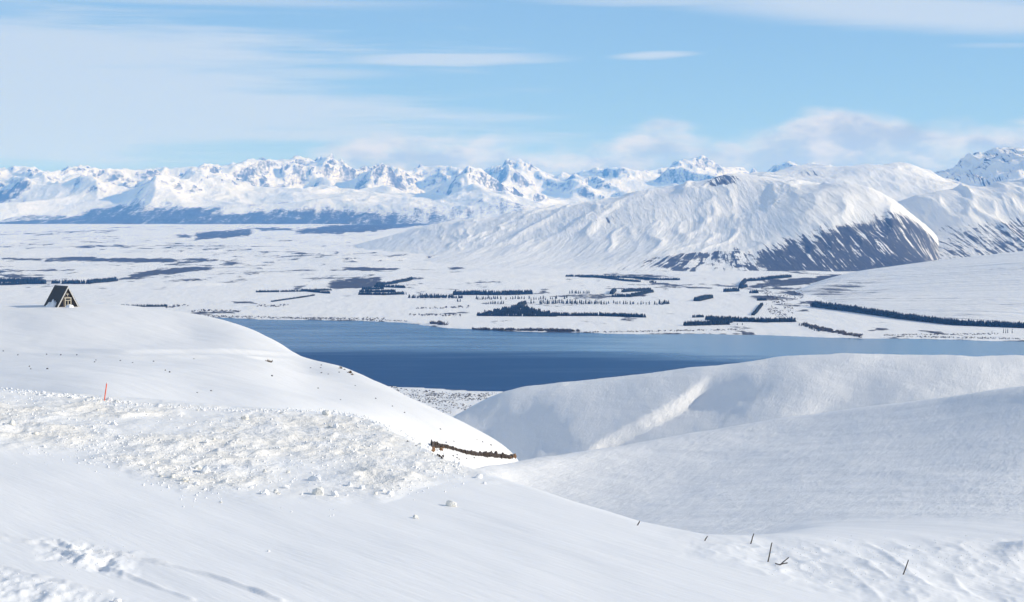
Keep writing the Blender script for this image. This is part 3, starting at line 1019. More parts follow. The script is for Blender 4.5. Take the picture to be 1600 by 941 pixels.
CON = [conifer_template(6, 3, s) for s in range(5)]
TRK = trunk_template()


def joined(name, mat, items):
    """many small shapes as one mesh: items of (template, location, scale xyz, rotation z)"""
    vs, loops, starts, n, ls = [], [], [], 0, 0
    for (tv, tf), loc, sc, rz in items:
        c, s_ = math.cos(rz), math.sin(rz)
        p = tv * np.array(sc)
        q = np.empty_like(p)
        q[:, 0] = p[:, 0] * c - p[:, 1] * s_ + loc[0]
        q[:, 1] = p[:, 0] * s_ + p[:, 1] * c + loc[1]
        q[:, 2] = p[:, 2] + loc[2]
        vs.append(q)
        for fc in tf:
            loops.extend(i + n for i in fc)
            starts.append(ls)
            ls += len(fc)
        n += len(tv)
    v = np.concatenate(vs)
    me = bpy.data.meshes.new(name)
    me.vertices.add(len(v))
    me.vertices.foreach_set('co', v.astype(np.float32).ravel())
    me.loops.add(len(loops))
    me.loops.foreach_set('vertex_index', np.array(loops, np.int32))
    me.polygons.add(len(starts))
    me.polygons.foreach_set('loop_start', np.array(starts, np.int32))
    me.update(calc_edges=True)
    me.materials.append(mat)
    o = bpy.data.objects.new(name, me)
    S.collection.objects.link(o)
    return o


def belt(label, lines, hpx, deep=3, space=0.24, name='conifer_belt', fatten=1.25):
    """dense plantation seen as one mass; lines are base lines (column, row)"""
    items = []
    for ln in lines:
        pts = [far_ground(c, r) for c, r in ln]
        for (ca, ra), (cb, rb_), a, b in zip(ln[:-1], ln[1:], pts[:-1], pts[1:]):
            if a is None or b is None:
                print('belt miss', label, ca, ra)
                continue
            h = hpx * 0.5 * (a.y + b.y) / F
            L = (b - a).length
            st = max(2.2, space * h)
            n = max(2, int(L / st))
            nrm = Vector((-(b - a).y, (b - a).x, 0)).normalized()
            if nrm.y < 0:
                nrm = -nrm
            for k in range(n):
                for r_ in range(deep):
                    if random.random() < 0.18:
                        continue
                    p = a + (b - a) * ((k + random.uniform(-.4, .4)) / n) + nrm * (r_ * st * 1.3 + random.uniform(-.4, .4) * st)
                    hh = h * random.choice((0.7, 0.85, 0.95, 1.0, 1.1)) * random.uniform(0.9, 1.1)
                    items.append((random.choice(CON), (p.x, p.y, far_z(p.x, p.y) - 0.05 * hh), (hh * fatten, hh * fatten, hh * 1.02), random.uniform(0, 6.3)))
    o = joined(name, M_CONIFER, items)
    return tag(o, label, 'trees', kind='stuff')


belt('long dark conifer shelter belt along the foot of the right slope', [[(1267, 479.5), (1340, 489), (1400, 498), (1490, 508.5), (1600, 513), (1720, 517)]], 10.0, 4)
belt('dark wedge of conifers with a long tail behind the lake shore', [[(746, 494), (800, 494.5), (870, 495)], [(758, 491), (860, 491)], [(772, 488), (845, 489)], [(785, 485), (835, 486)], [(800, 482.5), (826, 482)], [(812, 480), (822, 475.5)], [(860, 494), (935, 494), (1008, 496.5)]], 6.5, 3)
belt('straight dark conifer block in the middle of the snowy plain', [[(708, 461.5), (770, 461.5), (833, 460)]], 8.0, 4)
belt('ragged low conifer row left of the straight block', [[(655, 464), (708, 465)], [(640, 466), (725, 466.5)]], 6.0, 2, 0.5)
belt('dark conifer plantation beside the grey scrub patch', [[(560, 461), (600, 461.5), (632, 460)], [(562, 457), (618, 457)], [(566, 453), (600, 452)], [(585, 449), (632, 450.5)], [(590, 446), (622, 443)], [(615, 443.5), (645, 437)]], 5.0, 3)
belt('low dark trees trailing left from the plantation', [[(515, 459), (492, 457), (470, 455)], [(400, 457), (470, 456), (520, 454)]], 4.0, 2)
belt('thin dark hedge line slanting across the plain', [[(425, 472), (460, 467), (492, 462)]], 2.6, 2)
belt('far double row of conifers below the central range', [[(884, 432.5), (960, 434), (1062, 438)], [(905, 433.5), (960, 437), (1000, 441)], [(1015, 442), (1026, 442)]], 4.0, 2)
belt('small dark hollow square of conifers on the plain', [[(957, 464.5), (985, 464.5), (1021, 457)], [(957, 460), (962, 455)], [(975, 457), (1018, 454)]], 5.5, 3)
belt('short dark hedge slanting right on open snow', [[(1093, 471), (1114, 466)]], 6.5, 5)
belt('small square stand of conifers left of the river flat', [[(1134, 456.5), (1156, 455.5)]], 6.5, 3)
belt('bent line of conifers beside the grey river flat', [[(1158, 451), (1168, 449)], [(1159, 448), (1166, 440)], [(1166, 440), (1200, 437), (1237, 433.5)]], 5.5, 3)
belt('stub of conifers below the bent tree line', [[(1171, 458.5), (1186, 458.5)]], 6.0, 3)
belt('tiny dark conifer clump right of the slanting hedge', [[(1184, 470), (1198, 470)]], 5.0, 3)
belt('narrow dark tree line running away from the shore', [[(1178, 493), (1186, 484), (1192, 476.5)]], 4.0, 3)
belt('broad shoreline conifer wood at the river mouth', [[(1072, 509.5), (1142, 507.5)], [(1102, 500), (1150, 503), (1200, 504), (1244, 503.5)], [(1110, 503.5), (1140, 505)]], 8.0, 4)
belt('short dark hedge left of the shoreline wood', [[(1083, 496.5), (1101, 496)]], 5.0, 2)
belt('dark trees behind the hut at the left edge', [[(-60, 446), (0, 446), (45, 444), (70, 444)], [(-20, 440), (60, 441)]], 7.0, 3)
belt('rounded dark clump between two dark tree lines', [[(81, 443.5), (94, 443)]], 6.5, 3)
belt('dark conifer strip above and right of the hut roof', [[(97, 444), (140, 444), (184, 439)]], 7.0, 3)
belt('thin dark hedge reaching right from the hut', [[(60, 481), (172, 481)], [(190, 480), (262, 479.5)]], 4.5, 2)

# single conifers that can be told apart
crown_me, trunk_me = [], []
for tv, tf in CON:
    me = bpy.data.meshes.new('crown')
    me.from_pydata([tuple(q) for q in tv], [], tf)
    me.materials.append(M_CONIFER)
    crown_me.append(me)
me = bpy.data.meshes.new('trunk')
me.from_pydata([tuple(q) for q in TRK[0]], [], TRK[1])
me.materials.append(M_BARK)
trunk_me.append(me)


def tree(c, r, hpx, label, group, slim=1.0, name='conifer_tree'):
    p = far_ground(c, r)
    if p is None:
        return
    h = hpx * p.y / F
    e = empty(name, p, random.uniform(0, 6.28))
    e.scale = (h * 1.2 * slim, h * 1.2 * slim, h)
    share_obj('crown', random.choice(crown_me), e)
    share_obj('trunk', trunk_me[0], e)
    tag(e, label, 'tree', group)


ORD = ['leftmost', 'second', 'third', 'fourth', 'fifth', 'sixth', 'seventh', 'eighth', 'ninth', 'tenth', 'eleventh', 'twelfth', 'thirteenth', 'fourteenth', 'fifteenth', 'sixteenth', 'seventeenth', 'eighteenth', 'nineteenth', 'twentieth']
ORD += ['twenty-' + w for w in ('first', 'second', 'third', 'fourth', 'fifth', 'sixth', 'seventh', 'eighth', 'ninth')] + ['thirtieth'] + ['thirty-' + w for w in ORD[:1] + ('first second third fourth fifth sixth seventh eighth ninth'.split())][1:] + ['fortieth']


def nth(i, n, text):
    if i == n - 1 and n > 1:
        return 'rightmost ' + text
    return (ORD[i] + ' ' + text) if i == 0 else ORD[i] + ' from left: ' + text


def tree_row(c0, r0, c1, r1, n, h, label, group, gap=0.15, jr=0.8):
    ts = sorted((k + random.uniform(-.3, .3)) / max(1, n - 1) for k in range(n) if random.random() >= gap)
    for i, t in enumerate(ts):
        tree(c0 + (c1 - c0) * t, r0 + (r1 - r0) * t + random.uniform(-jr, jr), h * random.uniform(0.7, 1.15), nth(i, len(ts), label), group)


tree_row(827, 475, 950, 475.5, 40, 7.5, 'dark conifer in the long broken row above the wedge of trees', 'conifers in the long broken row')
tree_row(955, 475, 1030, 476, 24, 6.0, 'dark conifer in the thinner right half of the broken row', 'conifers in the right half of the broken row', 0.2)
tree_row(1030, 476, 1045, 476, 9, 8.0, 'tall conifer crowded at the right end of the broken row', 'conifers ending the broken row', 0.0, 1.0)
tree_row(830, 470, 885, 467, 16, 6.0, 'scattered conifer just above the long broken row', 'conifers scattered above the broken row', 0.3, 1.5)
tree_row(891, 459, 921, 459, 10, 6.0, 'dark conifer in the short neat row left of the hollow square', 'conifers in the short neat row', 0.0, 0.3)
tree_row(745, 468, 782, 467.5, 15, 6.0, 'small conifer in front of the straight block', 'conifers before the straight block', 0.1, 0.8)
tree_row(791, 468, 826, 467.5, 11, 5.5, 'small conifer right of the gap before the straight block', 'conifers right of the gap', 0.15, 0.6)
tree_row(760, 475.5, 787, 475.5, 10, 5.5, 'tiny conifer in the short row above the wedge tip', 'conifers above the wedge tip', 0.1, 0.3)
tree_row(1249, 508, 1279, 518.5, 11, 6.5, 'conifer stepping down to the shore beside grey willows', 'conifers beside the willows', 0.0, 1.2)
tree_row(617, 460, 634, 460, 7, 5.0, 'conifer straggling right of the dark plantation', 'conifers right of the plantation', 0.1, 1.0)
tree(715, 472, 6.5, 'lone pair-top conifer on the snow below the straight block', None)
tree(719, 472, 5.5, 'shorter conifer beside the lone one below the straight block', None)
tree(1152, 508, 4.0, 'left of two tiny conifers below the shoreline wood', None)
tree(1160, 508, 4.0, 'right of two tiny conifers below the shoreline wood', None)
for c, hh, wd_ in ((1568, 9, 'left'), (1571.5, 8, 'middle'), (1574.5, 8.5, 'right')):
    tree(c, 521, hh, wd_ + ' slim poplar in the tight trio below the long shelter belt', 'trio of slim poplars', 0.35, 'poplar_tree')
tree(1581.5, 521.5, 8.5, 'single slim poplar just right of the poplar trio', None, 0.4, 'poplar_tree')
tree(1550, 522, 6, 'thin small poplar left of the poplar trio', None, 0.35, 'poplar_tree')


# leafless willows and scrub
def twig_template(n, seed):
    r = np.random.default_rng(seed)
    v, f = [], []
    for k in range(n):
        a, q = r.uniform(0, 6.28), r.uniform(0, 0.5) ** 0.8
        bx, by = q * math.cos(a), q * math.sin(a)
        ln = r.uniform(0.45, 1.0) * (1 - 0.6 * q)
        lx, ly = bx * 0.6 + r.uniform(-.2, .2), by * 0.6 + r.uniform(-.2, .2)
        w = r.uniform(0.05, 0.11)
        b = len(v)
        ca = r.uniform(0, 6.28)
        v += [(bx * .4 - w * math.cos(ca), by * .4 - w * math.sin(ca), 0), (bx * .4 + w * math.cos(ca), by * .4 + w * math.sin(ca), 0), (bx * .4 + lx + w * .5, by * .4 + ly, ln), (bx * .4 + lx - w * .8, by * .4 + ly, ln * .7)]
        f.append((b, b + 1, b + 2, b + 3))
    return np.array(v), f


TW = [twig_template(16, s) for s in range(5)]


def scrub(label, lines, hpx, dens, jr=1.0, name='willow_scrub'):
    items = []
    for (c0, r0), (c1, r1) in lines:
        n = max(3, int(abs(c1 - c0) * dens))
        for k in range(n):
            t = random.random()
            p = far_ground(c0 + (c1 - c0) * t, r0 + (r1 - r0) * t + random.uniform(-jr, jr))
            if p is None:
                continue
            h = hpx * p.y / F * random.uniform(0.45, 1.1)
            items.append((random.choice(TW), (p.x, p.y, p.z - 0.3), (h * 1.3, h * 1.3, h), random.uniform(0, 6.3)))
    return tag(joined(name, M_SCRUB, items), label, 'scrub', kind='stuff')


scrub('grey leafless willows fringing the middle of the far shore', [((735, 515), (905, 518)), ((830, 515.5), (895, 517))], 5.0, 1.2, 0.8)
scrub('grey willow thicket running down to the shore at right', [((1255, 508), (1300, 518)), ((1280, 515), (1345, 526))], 5.0, 2.2, 2.0)
scrub('thin dark scrub line along the right of the far shore', [((905, 520), (1160, 515)), ((1400, 526), (1610, 530)), ((1380, 524), (1560, 522))], 2.2, 0.9, 1.0)
scrub('thin dark scrub line along the left of the far shore', [((290, 493), (640, 502)), ((420, 497), (600, 498))], 2.2, 0.9, 1.4)
scrub('scattered bare bushes on the snow above the left shore', [((400, 479), (450, 478)), ((650, 482), (735, 480)), ((640, 492), (720, 493)), ((300, 486), (380, 487)), ((260, 480), (300, 477))], 3.2, 0.6, 1.5)
scrub('row of bare poplars at the lake corner', [((673, 506), (697, 508))], 8.0, 0.7, 0.6)
scrub('dark scrub scattered over the flat at the near lake shore', [((596, 604), (625, 607)), ((620, 612), (760, 622)), ((640, 620), (740, 640)), ((660, 626), (780, 618)), ((655, 640), (705, 642))], 2.4, 1.6, 5.0)
scrub('dark scrub over the riverbed right of the bent tree line', [((1190, 452), (1240, 488)), ((1205, 470), (1255, 460)), ((1195, 480), (1230, 495))], 2.2, 2.6, 6.0)


# ------------------------------------------------------------------ things on the near slopes
def near_ground(c, r):
    return near.hit(c, r)


def near_z(x, y):
    return float(near.z_at(CX + x / y * F, y))


def lump_mesh(seed, sub, mat, name, jag=0.28, smooth=False):
    import bmesh
    bm = bmesh.new()
    bmesh.ops.create_icosphere(bm, subdivisions=sub, radius=0.5)
    r = np.random.default_rng(seed)
    ax = [Vector(r.normal(size=3)).normalized() for _ in range(7)]
    cut = r.uniform(0.28, 0.46, 7)
    for v in bm.verts:
        for a, k in zip(ax, cut):
            e = v.co.dot(a) - k
            if e > 0:
                v.co -= a * e * 0.9
        v.co *= 1 + jag * r.uniform(-.5, .5)
        v.co.z = max(v.co.z, -0.32) + 0.22
    me = bpy.data.meshes.new(name)
    bm.to_mesh(me)
    bm.free()
    me.materials.append(mat)
    return me


def mesh_template(me):
    return np.array([tuple(v.co) for v in me.vertices]), [tuple(p.vertices) for p in me.polygons]


CL = [lump_mesh(s, 2, M_CLOD if s % 3 else M_CLOD_DIRTY, 'snow_block', 0.42) for s in range(9)]
RUB = [mesh_template(lump_mesh(40 + s, 1, M_CLOD, 'rubble', 0.3)) for s in range(8)]


def clod(c, r, px, label, group=None, squash=0.85):
    p = near_ground(c, r)
    s = px * p.y / F
    o = share_obj('snow_block', random.choice(CL))
    o.location = (p.x, p.y, p.z - 0.08 * s)
    o.rotation_euler = (random.uniform(-.3, .3), random.uniform(-.3, .3), random.uniform(0, 6.28))
    o.scale = (s * random.uniform(.8, 1.15), s * random.uniform(.8, 1.15), s * squash * random.uniform(.85, 1.2))
    tag(o, label, 'snow block', group)


for a in ((492, 752, 22, 'biggest snow block standing at the lower edge of the ploughed pile'), (705, 791, 17, 'lone white snow block far down the slope from the pile'), (748, 747, 13, 'bright snow block perched on the edge of the near slope'),
          (757, 756, 6, 'tiny snow lump just below the block on the slope edge'), (650, 810, 10, 'small crumbled snow block lowest on the smooth slope'), (609, 773, 12, 'rightmost snow block in the line under the pile'),
          (587, 773, 8, 'small snow block second from the right under the pile'), (566, 764, 14, 'rounded snow block between the biggest block and the right end'), (547, 759, 10, 'snow block just right of the biggest block'),
          (522, 775, 14, 'pointed snow block below right of the biggest block'), (498, 773, 19, 'yellowish broad snow block right under the biggest block'), (448, 763, 11, 'dirty snow block left of the yellowish one'),
          (414, 772, 14, 'left one of two snow blocks at the pile foot'), (432, 770, 10, 'right one of two snow blocks at the pile foot'), (322, 738, 20, 'large yellowish snow block at the left of the pile foot'),
          (310, 733, 13, 'shadowed snow block touching the large left one'), (270, 746, 10, 'small dark-sided snow block at the far left foot'), (290, 751, 11, 'second small snow block at the left foot'), (308, 758, 10, 'lowest snow block at the left foot of the pile'),
          (248, 636, 9, 'upright snow block on the crest right of the marker pole'), (18, 664, 13, 'dark-shadowed snow block near the left frame edge'), (178, 664, 12, 'yellowish snow block below the marker pole'),
          (510, 648, 14, 'blocky snow lump on the crest above the right of the pile'), (524, 668, 12, 'shadowed snow lump below the crest at right'), (384, 656, 14, 'snow lump with a dark hollow under the middle crest'), (183, 941, 14, 'dark-sided snow lump at the bottom frame edge'),
          (155, 627, 8, 'snow lump at the foot of the marker pole'), (137, 625, 7, 'small snow lump left of the marker pole foot'), (75, 619, 8, 'snow lump on the crest left of the pole'), (345, 786, 5, 'tiny lone crumb on the slope under the left pile'), (420, 862, 5, 'tiny lone crumb on the lower middle slope')):
    clod(*a)


def berm_band(c):
    p = np.array(BERM, float)
    return np.interp(c, p[:, 0], p[:, 1]), np.interp(c, p[:, 0], p[:, 2])


PB = []
for k in range(84):
    c = random.uniform(0, 715)
    t_, b_ = berm_band(c)
    u = random.random()
    place = 'crest' if u < 0.28 else ('foot' if u > 0.62 else 'face')
    r = {'crest': t_ + random.uniform(1, 7), 'foot': b_ - random.uniform(0, 14), 'face': t_ + (b_ - t_) * random.uniform(0.12, 0.8)}[place]
    PB.append((place, c, r, random.uniform(4.0, 9.0)))
for place in ('crest', 'face', 'foot'):
    grp = sorted((q for q in PB if q[0] == place), key=lambda q: q[1])
    for i_, (_, c, r, q) in enumerate(grp):
        clod(c, r, q, nth(i_, len(grp), 'snow block on the %s of the ploughed pile' % place), 'snow blocks on the %s of the ploughed pile' % place)
items = []
for k in range(5200):
    c = random.uniform(-200, 725)
    t_, b_ = berm_band(c)
    m_ = random.random()
    if m_ < 0.25:
        r = t_ + random.uniform(-1, 5)
    elif m_ < 0.9:
        r = random.uniform(t_, b_)
    else:
        r = b_ + abs(random.gauss(0, 12))
    p = near_ground(c, r)
    if m_ >= 0.25 and float(fbm(np.array([p.x / 5.0]), np.array([p.y / 11.0]), 3, 309)[0]) < random.uniform(-0.35, 0.15):
        continue
    s = random.choice((1.1, 1.3, 1.5, 1.7, 2, 2.5, 3.2, 4.5)) * random.uniform(.7, 1.2) * p.y / F
    items.append((random.choice(RUB), (p.x, p.y, p.z - 0.1 * s), (s * random.uniform(.8, 1.3), s * random.uniform(.8, 1.3), s), random.uniform(0, 6.3)))
for k in range(900):      # crumbs along tracks and in the hollow
    if k < 260:
        c, r = random.gauss(140, 32), random.gauss(866, 12)
    elif k < 520:
        c = random.uniform(0, 180)
        r = 890 + c * 0.22 + abs(random.gauss(0, 18))
    else:
        c, r = random.uniform(1200, 1600), random.gauss(878, 18)
    if r > 955:
        continue
    p = near_ground(c, r)
    s = random.uniform(0.8, 2.4) * p.y / F
    items.append((random.choice(RUB), (p.x, p.y, p.z - 0.1 * s), (s * 1.2, s * 1.2, s * .8), random.uniform(0, 6.3)))
tag(joined('snow_rubble', M_CLOD, items), 'crumbled snow rubble spread over the ploughed pile', 'snow', kind='stuff')

# stones and tussocks poking through the snow
ST = [lump_mesh(80 + s, 1, M_STONE, 'stone', 0.35) for s in range(5)]
TUS = []
for s in range(3):
    tv, tf = twig_template(26, 90 + s)
    me = bpy.data.meshes.new('tussock')
    me.from_pydata([tuple(q) for q in tv], [], tf)
    me.materials.append(M_TUSSOCK)
    TUS.append(me)


def speck(c, r, px, label, group=None, kind='stone'):
    p = near_ground(c, r)
    s = px * p.y / F
    o = share_obj(kind, random.choice(ST if kind == 'stone' else TUS))
    o.location = (p.x, p.y, p.z - 0.1 * s)
    o.rotation_euler = (0, 0, random.uniform(0, 6.28))
    o.scale = (s * 1.1, s * 1.1, s * random.uniform(.7, 1.1))
    tag(o, label, 'stone' if kind == 'stone' else 'grass tuft', group)


PTS = sorted(((5, 549), (28, 555), (73, 554), (95, 555), (120, 555), (148, 566), (150, 563), (188, 564), (207, 567), (240, 565), (303, 561), (46, 573), (48, 577), (74, 577), (308, 614), (330, 611), (258, 579), (265, 582)))
for i_, (c, r) in enumerate(PTS):
    speck(c, r, random.uniform(2.2, 3.4), nth(i_, len(PTS), 'small dark stone on the snow bench between hut and pile'), 'stones on the snow bench')
PTS = sorted(((485, 575), (502, 571), (501, 575), (502, 583), (513, 585), (530, 582), (425, 588), (497, 607), (555, 603), (532, 625), (587, 623), (613, 635), (632, 645), (688, 671), (637, 690), (650, 697)))
for i_, (c, r) in enumerate(PTS):
    speck(c, r, random.uniform(2.2, 3.6), nth(i_, len(PTS), 'small dark stone on the snow spur above the rock ledge'), 'stones on the snow spur')
PTS = sorted(((696, 709), (708, 713), (714, 711), (714, 716), (717, 718), (729, 717), (741, 716), (697, 692), (709, 690), (745, 687), (754, 691), (767, 696), (683, 711), (689, 714), (691, 717), (687, 713), (676, 710)))
for i_, (c, r) in enumerate(PTS):
    speck(c, r, random.uniform(2.0, 3.4), nth(i_, len(PTS), 'small dark stone close beside the brown rock ledge'), 'stones beside the rock ledge')
speck(421, 566, 9, 'dark little bush alone on the snow below the spur edge', None, 'tussock')
for c, r, q in ((532, 576, 6), (546, 583, 8), (550, 586, 5), (538, 578, 4)):
    speck(c, r, q, nth(int(np.searchsorted([532, 538, 546, 550], c)), 4, 'golden grass tuft on the spur edge against the lake'), 'grass tufts on the spur edge', 'tussock')

# brown rock ledge
RK = [lump_mesh(120 + s, 2, M_ROCK, 'rock', 0.35) for s in range(6)]
RKR = [lump_mesh(140 + s, 2, M_ROCK_RUST, 'rock', 0.35) for s in range(3)]
lp = [(675, 699), (684, 699), (697, 700), (710, 703), (720, 706), (730, 709), (742, 711.5), (755, 712.5), (765, 713), (775, 714.5), (785, 715.5), (795, 715.5), (806, 714.5)]
base = near_ground(740, 712)
led = empty('rock_ledge', base)
tag(led, 'narrow brown rock ledge breaking through the snow above the hollow', 'rock ledge')


def ledge_rock(c, r, w, h, mats):
    p = near_ground(c, r)
    if p.y > 420:
        return
    k = p.y / F
    o = share_obj('rock', random.choice(mats), led)
    o.location = p - base + Vector((0, 0, -0.10 * h * k))
    o.rotation_euler = (random.uniform(-.25, .25), random.uniform(-.25, .25), random.uniform(0, 6.28))
    o.scale = (w * k, w * k, h * k)


lc, lr = np.array(lp)[:, 0], np.array(lp)[:, 1]
lv, lf = [], []
for k in range(53):
    c = 675 + 131 * k / 52
    p = near_ground(c, np.interp(c, lc, lr) + 0.6)
    kx = p.y / F
    q = p - base
    th = np.interp(c, [675, 690, 715, 740, 770, 806], [8.0, 6.5, 3.6, 5.6, 6.0, 4.5]) * random.uniform(.75, 1.25) * kx
    w = random.uniform(-.12, .12)
    lv += [q + Vector((0, w, -0.25)), q + Vector((0, 0.1 + w, th * .55)), q + Vector((0, 0.35, th)), q + Vector((0, 1.3, th * 0.9 - 0.1))]
    if k:
        b4 = 4 * k
        lf += [(b4 - 4 + j, b4 + j, b4 + 1 + j, b4 - 3 + j) for j in range(3)]
mesh_obj('ledge_face', lv, lf, M_ROCK, led)
for k in range(74):
    c = 676 + 129 * (k + random.uniform(-.4, .4)) / 74
    th = np.interp(c, [675, 690, 715, 740, 770, 806], [9.5, 8.0, 4.5, 7.0, 7.5, 6.0])
    ledge_rock(c, np.interp(c, lc, lr) + random.uniform(-.8, .8), random.uniform(3.5, 7.5), th * random.uniform(.7, 1.9), RKR if c > 796 and random.random() < .6 else RK)
for k in range(14):
    ledge_rock(random.uniform(673, 692), random.uniform(700, 706), random.uniform(4, 6.5), random.uniform(4, 7), RKR)
for c, r in ((684, 712), (687, 714), (690, 716.5), (692, 714)):
    ledge_rock(c, r, 4.0, 6.0, RK)


# fence posts
def post(c, r, ct, rt, wpx, label, rail=None):
    p = near_ground(c, r)
    k = p.y / F
    up = Vector(((ct - c) * k, 0.06, (r - rt) * k))
    h = up.length
    w = max(0.04, wpx * k * 0.40)
    v, f = [], []
    prof = [(-0.35, 1.05), (0.0, 1.0), (h * 0.35, 0.98), (h * 0.7, 0.88), (h - 0.05, 0.86), (h, 0.45)]
    rnd = random.Random(int(c))
    for zz, q in prof:
        jx, jy = rnd.uniform(-.012, .012), rnd.uniform(-.012, .012)
        for a in range(8):
            rr_ = w * q * (1.0 if a % 2 else 0.86)
            v.append((rr_ * math.cos(a * math.pi / 4) + jx, rr_ * math.sin(a * math.pi / 4) + jy, zz))
    for i in range(len(prof) - 1):
        for a in range(8):
            f.append((i * 8 + a, i * 8 + (a + 1) % 8, i * 8 + 8 + (a + 1) % 8, i * 8 + 8 + a))
    f.append(tuple((len(prof) - 1) * 8 + a for a in range(8)))
    o = mesh_obj('fence_post', v, f, M_POST)
    o.location = p
    o.rotation_euler = up.to_track_quat('Z', 'Y').to_euler()
    tag(o, label, 'fence post', 'old fence posts in the hollow')
    return o, p, k


post(996, 821, 1000, 814, 1.6, 'tiny leaning post on the near slope edge, farthest left')
post(1101, 845, 1106, 838, 1.6, 'short leaning post left of the taller fence posts')
post(1173, 850, 1178, 834, 2.4, 'thin leaning post standing behind the tallest fence post')
post(1200, 878, 1206.5, 848, 2.8, 'tallest weathered fence post, nearly upright on the snow')
o, p, k = post(1218, 883, 1233, 871, 2.8, 'half-fallen fence post leaning far right beside the tallest')
post(1411, 898, 1420, 875, 2.4, 'leaning fence post standing alone at the lower right')
rl = []
for zz in (0, 1):
    for (xx, dz) in ((-7.5, 2.2), (-3, 0.9), (0, 0.2), (5, 1.6), (12, 3.0)):
        for (yy, ww) in ((-0.03, -0.02), (0.03, 0.02)):
            rl.append((xx * k, yy * 1.0, dz * k + (0.045 if zz else -0.01)))
rf = []
for i in range(4):
    a0, b0 = i * 2, 10 + i * 2
    rf += [(a0, a0 + 2, b0 + 2, b0), (a0 + 1, b0 + 1, b0 + 3, a0 + 3), (b0, b0 + 2, b0 + 3, b0 + 1)]
rail = mesh_obj('fence_rail', rl, rf, M_POST)
rail.location = p + Vector((0, -0.12, 0.02))
tag(rail, 'thin broken rail lying in the snow under the half-fallen post', 'fence rail')

# orange marker pole
p = near_ground(163, 626)
k = p.y / F
pole = empty('marker_pole', p)
pole.rotation_euler = Vector((4.0 * k, 0, 28 * k)).to_track_quat('Z', 'Y').to_euler()
tag(pole, 'orange snow marker pole stuck in the crest of the ploughed pile', 'marker pole')


def tube(name, z0_, z1_, r, mat, parent, n=10, cap=0.7):
    v, f = [], []
    for zz, q in ((z0_, 1), (z1_ - r * .4, 1), (z1_, cap)):
        for a in range(n):
            v.append((r * q * math.cos(2 * math.pi * a / n), r * q * math.sin(2 * math.pi * a / n), zz))
    for i in range(2):
        for a in range(n):
            f.append((i * n + a, i * n + (a + 1) % n, (i + 1) * n + (a + 1) % n, (i + 1) * n + a))
    f.append(tuple(2 * n + a for a in range(n)))
    return mesh_obj(name, v, f, mat, parent)


hgt = 29 * k
tube('shaft', -0.5, hgt * 0.93, 0.95 * k, M_ORANGE, pole)
tube('reflective_band', hgt * 0.93, hgt, 1.0 * k, M_PALE, pole)

# ------------------------------------------------------------------ A-frame hut
hp_ = near_ground(107, 479.5)
k = hp_.y / F
ang_h = math.radians(-58)      # gable turned to the right, roof side towards the camera's left
hut = empty('hut', Vector((col_x(96, hp_.y + 3), hp_.y + 3, hp_.z - 0.25)), 0)
hut.rotation_euler = (0, 0, math.radians(36))
tag(hut, 'dark A-frame hut with cream window frames on the snowy crest', 'hut')
Wd, Hh, Ln = 3.25, 5.75, 8.6          # half width, ridge height, length; gable faces local -Y


def slab(name, pts, thick, mat, parent):
    """extrude a planar polygon along its normal"""
    a, b, c = (Vector(q) for q in pts[:3])
    n = (b - a).cross(c - a).normalized() * thick
    m_ = len(pts)
    v = [Vector(q) for q in pts] + [Vector(q) + n for q in pts]
    f = [tuple(reversed(range(m_))), tuple(range(m_, 2 * m_))] + [(i, (i + 1) % m_, m_ + (i + 1) % m_, m_ + i) for i in range(m_)]
    return mesh_obj(name, v, f, mat, parent)


yf, yb = -Ln / 2, Ln / 2
ov = 0.45
for sx in (-1, 1):
    q = [(sx * Wd, yf - ov, 0), (sx * Wd, yb + ov, 0), (0, yb + ov, Hh), (0, yf - ov, Hh)]
    if sx < 0:
        q = list(reversed(q))
    rf_ = slab('roof', q, 0.16, M_ROOF, hut)
    nrm = Vector((sx * Hh, 0, Wd)).normalized()
    for i in range(15):                # standing seams of the roof iron
        yy = yf - ov + 0.25 + i * (Ln + 2 * ov - 0.5) / 14
        a0 = Vector((sx * Wd * 0.985, yy, Hh * 0.015)) + nrm * 0.16
        a1 = Vector((sx * Wd * 0.03, yy, Hh * 0.97)) + nrm * 0.16
        w_ = Vector((0, 0.03, 0))
        mesh_obj('roof_seam', [a0 - w_, a0 + w_, a1 + w_, a1 - w_, a0 + nrm * .04, a1 + nrm * .04], [(0, 3, 5, 4), (1, 4, 5, 2), (0, 4, 1), (3, 2, 5)], M_ROOF, rf_)
    # bargeboards on both gable ends
    for ye, dy in ((yf - ov - 0.07, 1), (yb + ov + 0.07, -1)):
        inn = Vector((-sx * Hh, 0, -Wd)).normalized() * 0.30
        a0, a1 = Vector((sx * (Wd + 0.12), ye, -0.15)), Vector((0, ye, Hh + 0.22))
        slab('bargeboard', [a0, a1, a1 + Vector((0, 0, -0.55)), a0 + inn], 0.06 * (1 if sx * dy > 0 else -1), M_BARGE, hut)
cap = [(-0.22, yf - ov, Hh - 0.05), (0, yf - ov, Hh + 0.26), (0.22, yf - ov, Hh - 0.05), (-0.22, yb + ov, Hh - 0.05), (0, yb + ov, Hh + 0.26), (0.22, yb + ov, Hh - 0.05)]
mesh_obj('ridge_cap', cap, [(0, 1, 4, 3), (1, 2, 5, 4), (0, 2, 1), (3, 4, 5)], M_ROOF, hut)
for ye, sgn in ((yf + 0.02, 1), (yb - 0.02, -1)):
    q = [(-Wd + .12, ye, 0), (Wd - .12, ye, 0), (0, ye, Hh - .22)]
    slab('gable_wall', q if sgn > 0 else list(reversed(q)), 0.08, M_GABLE, hut)


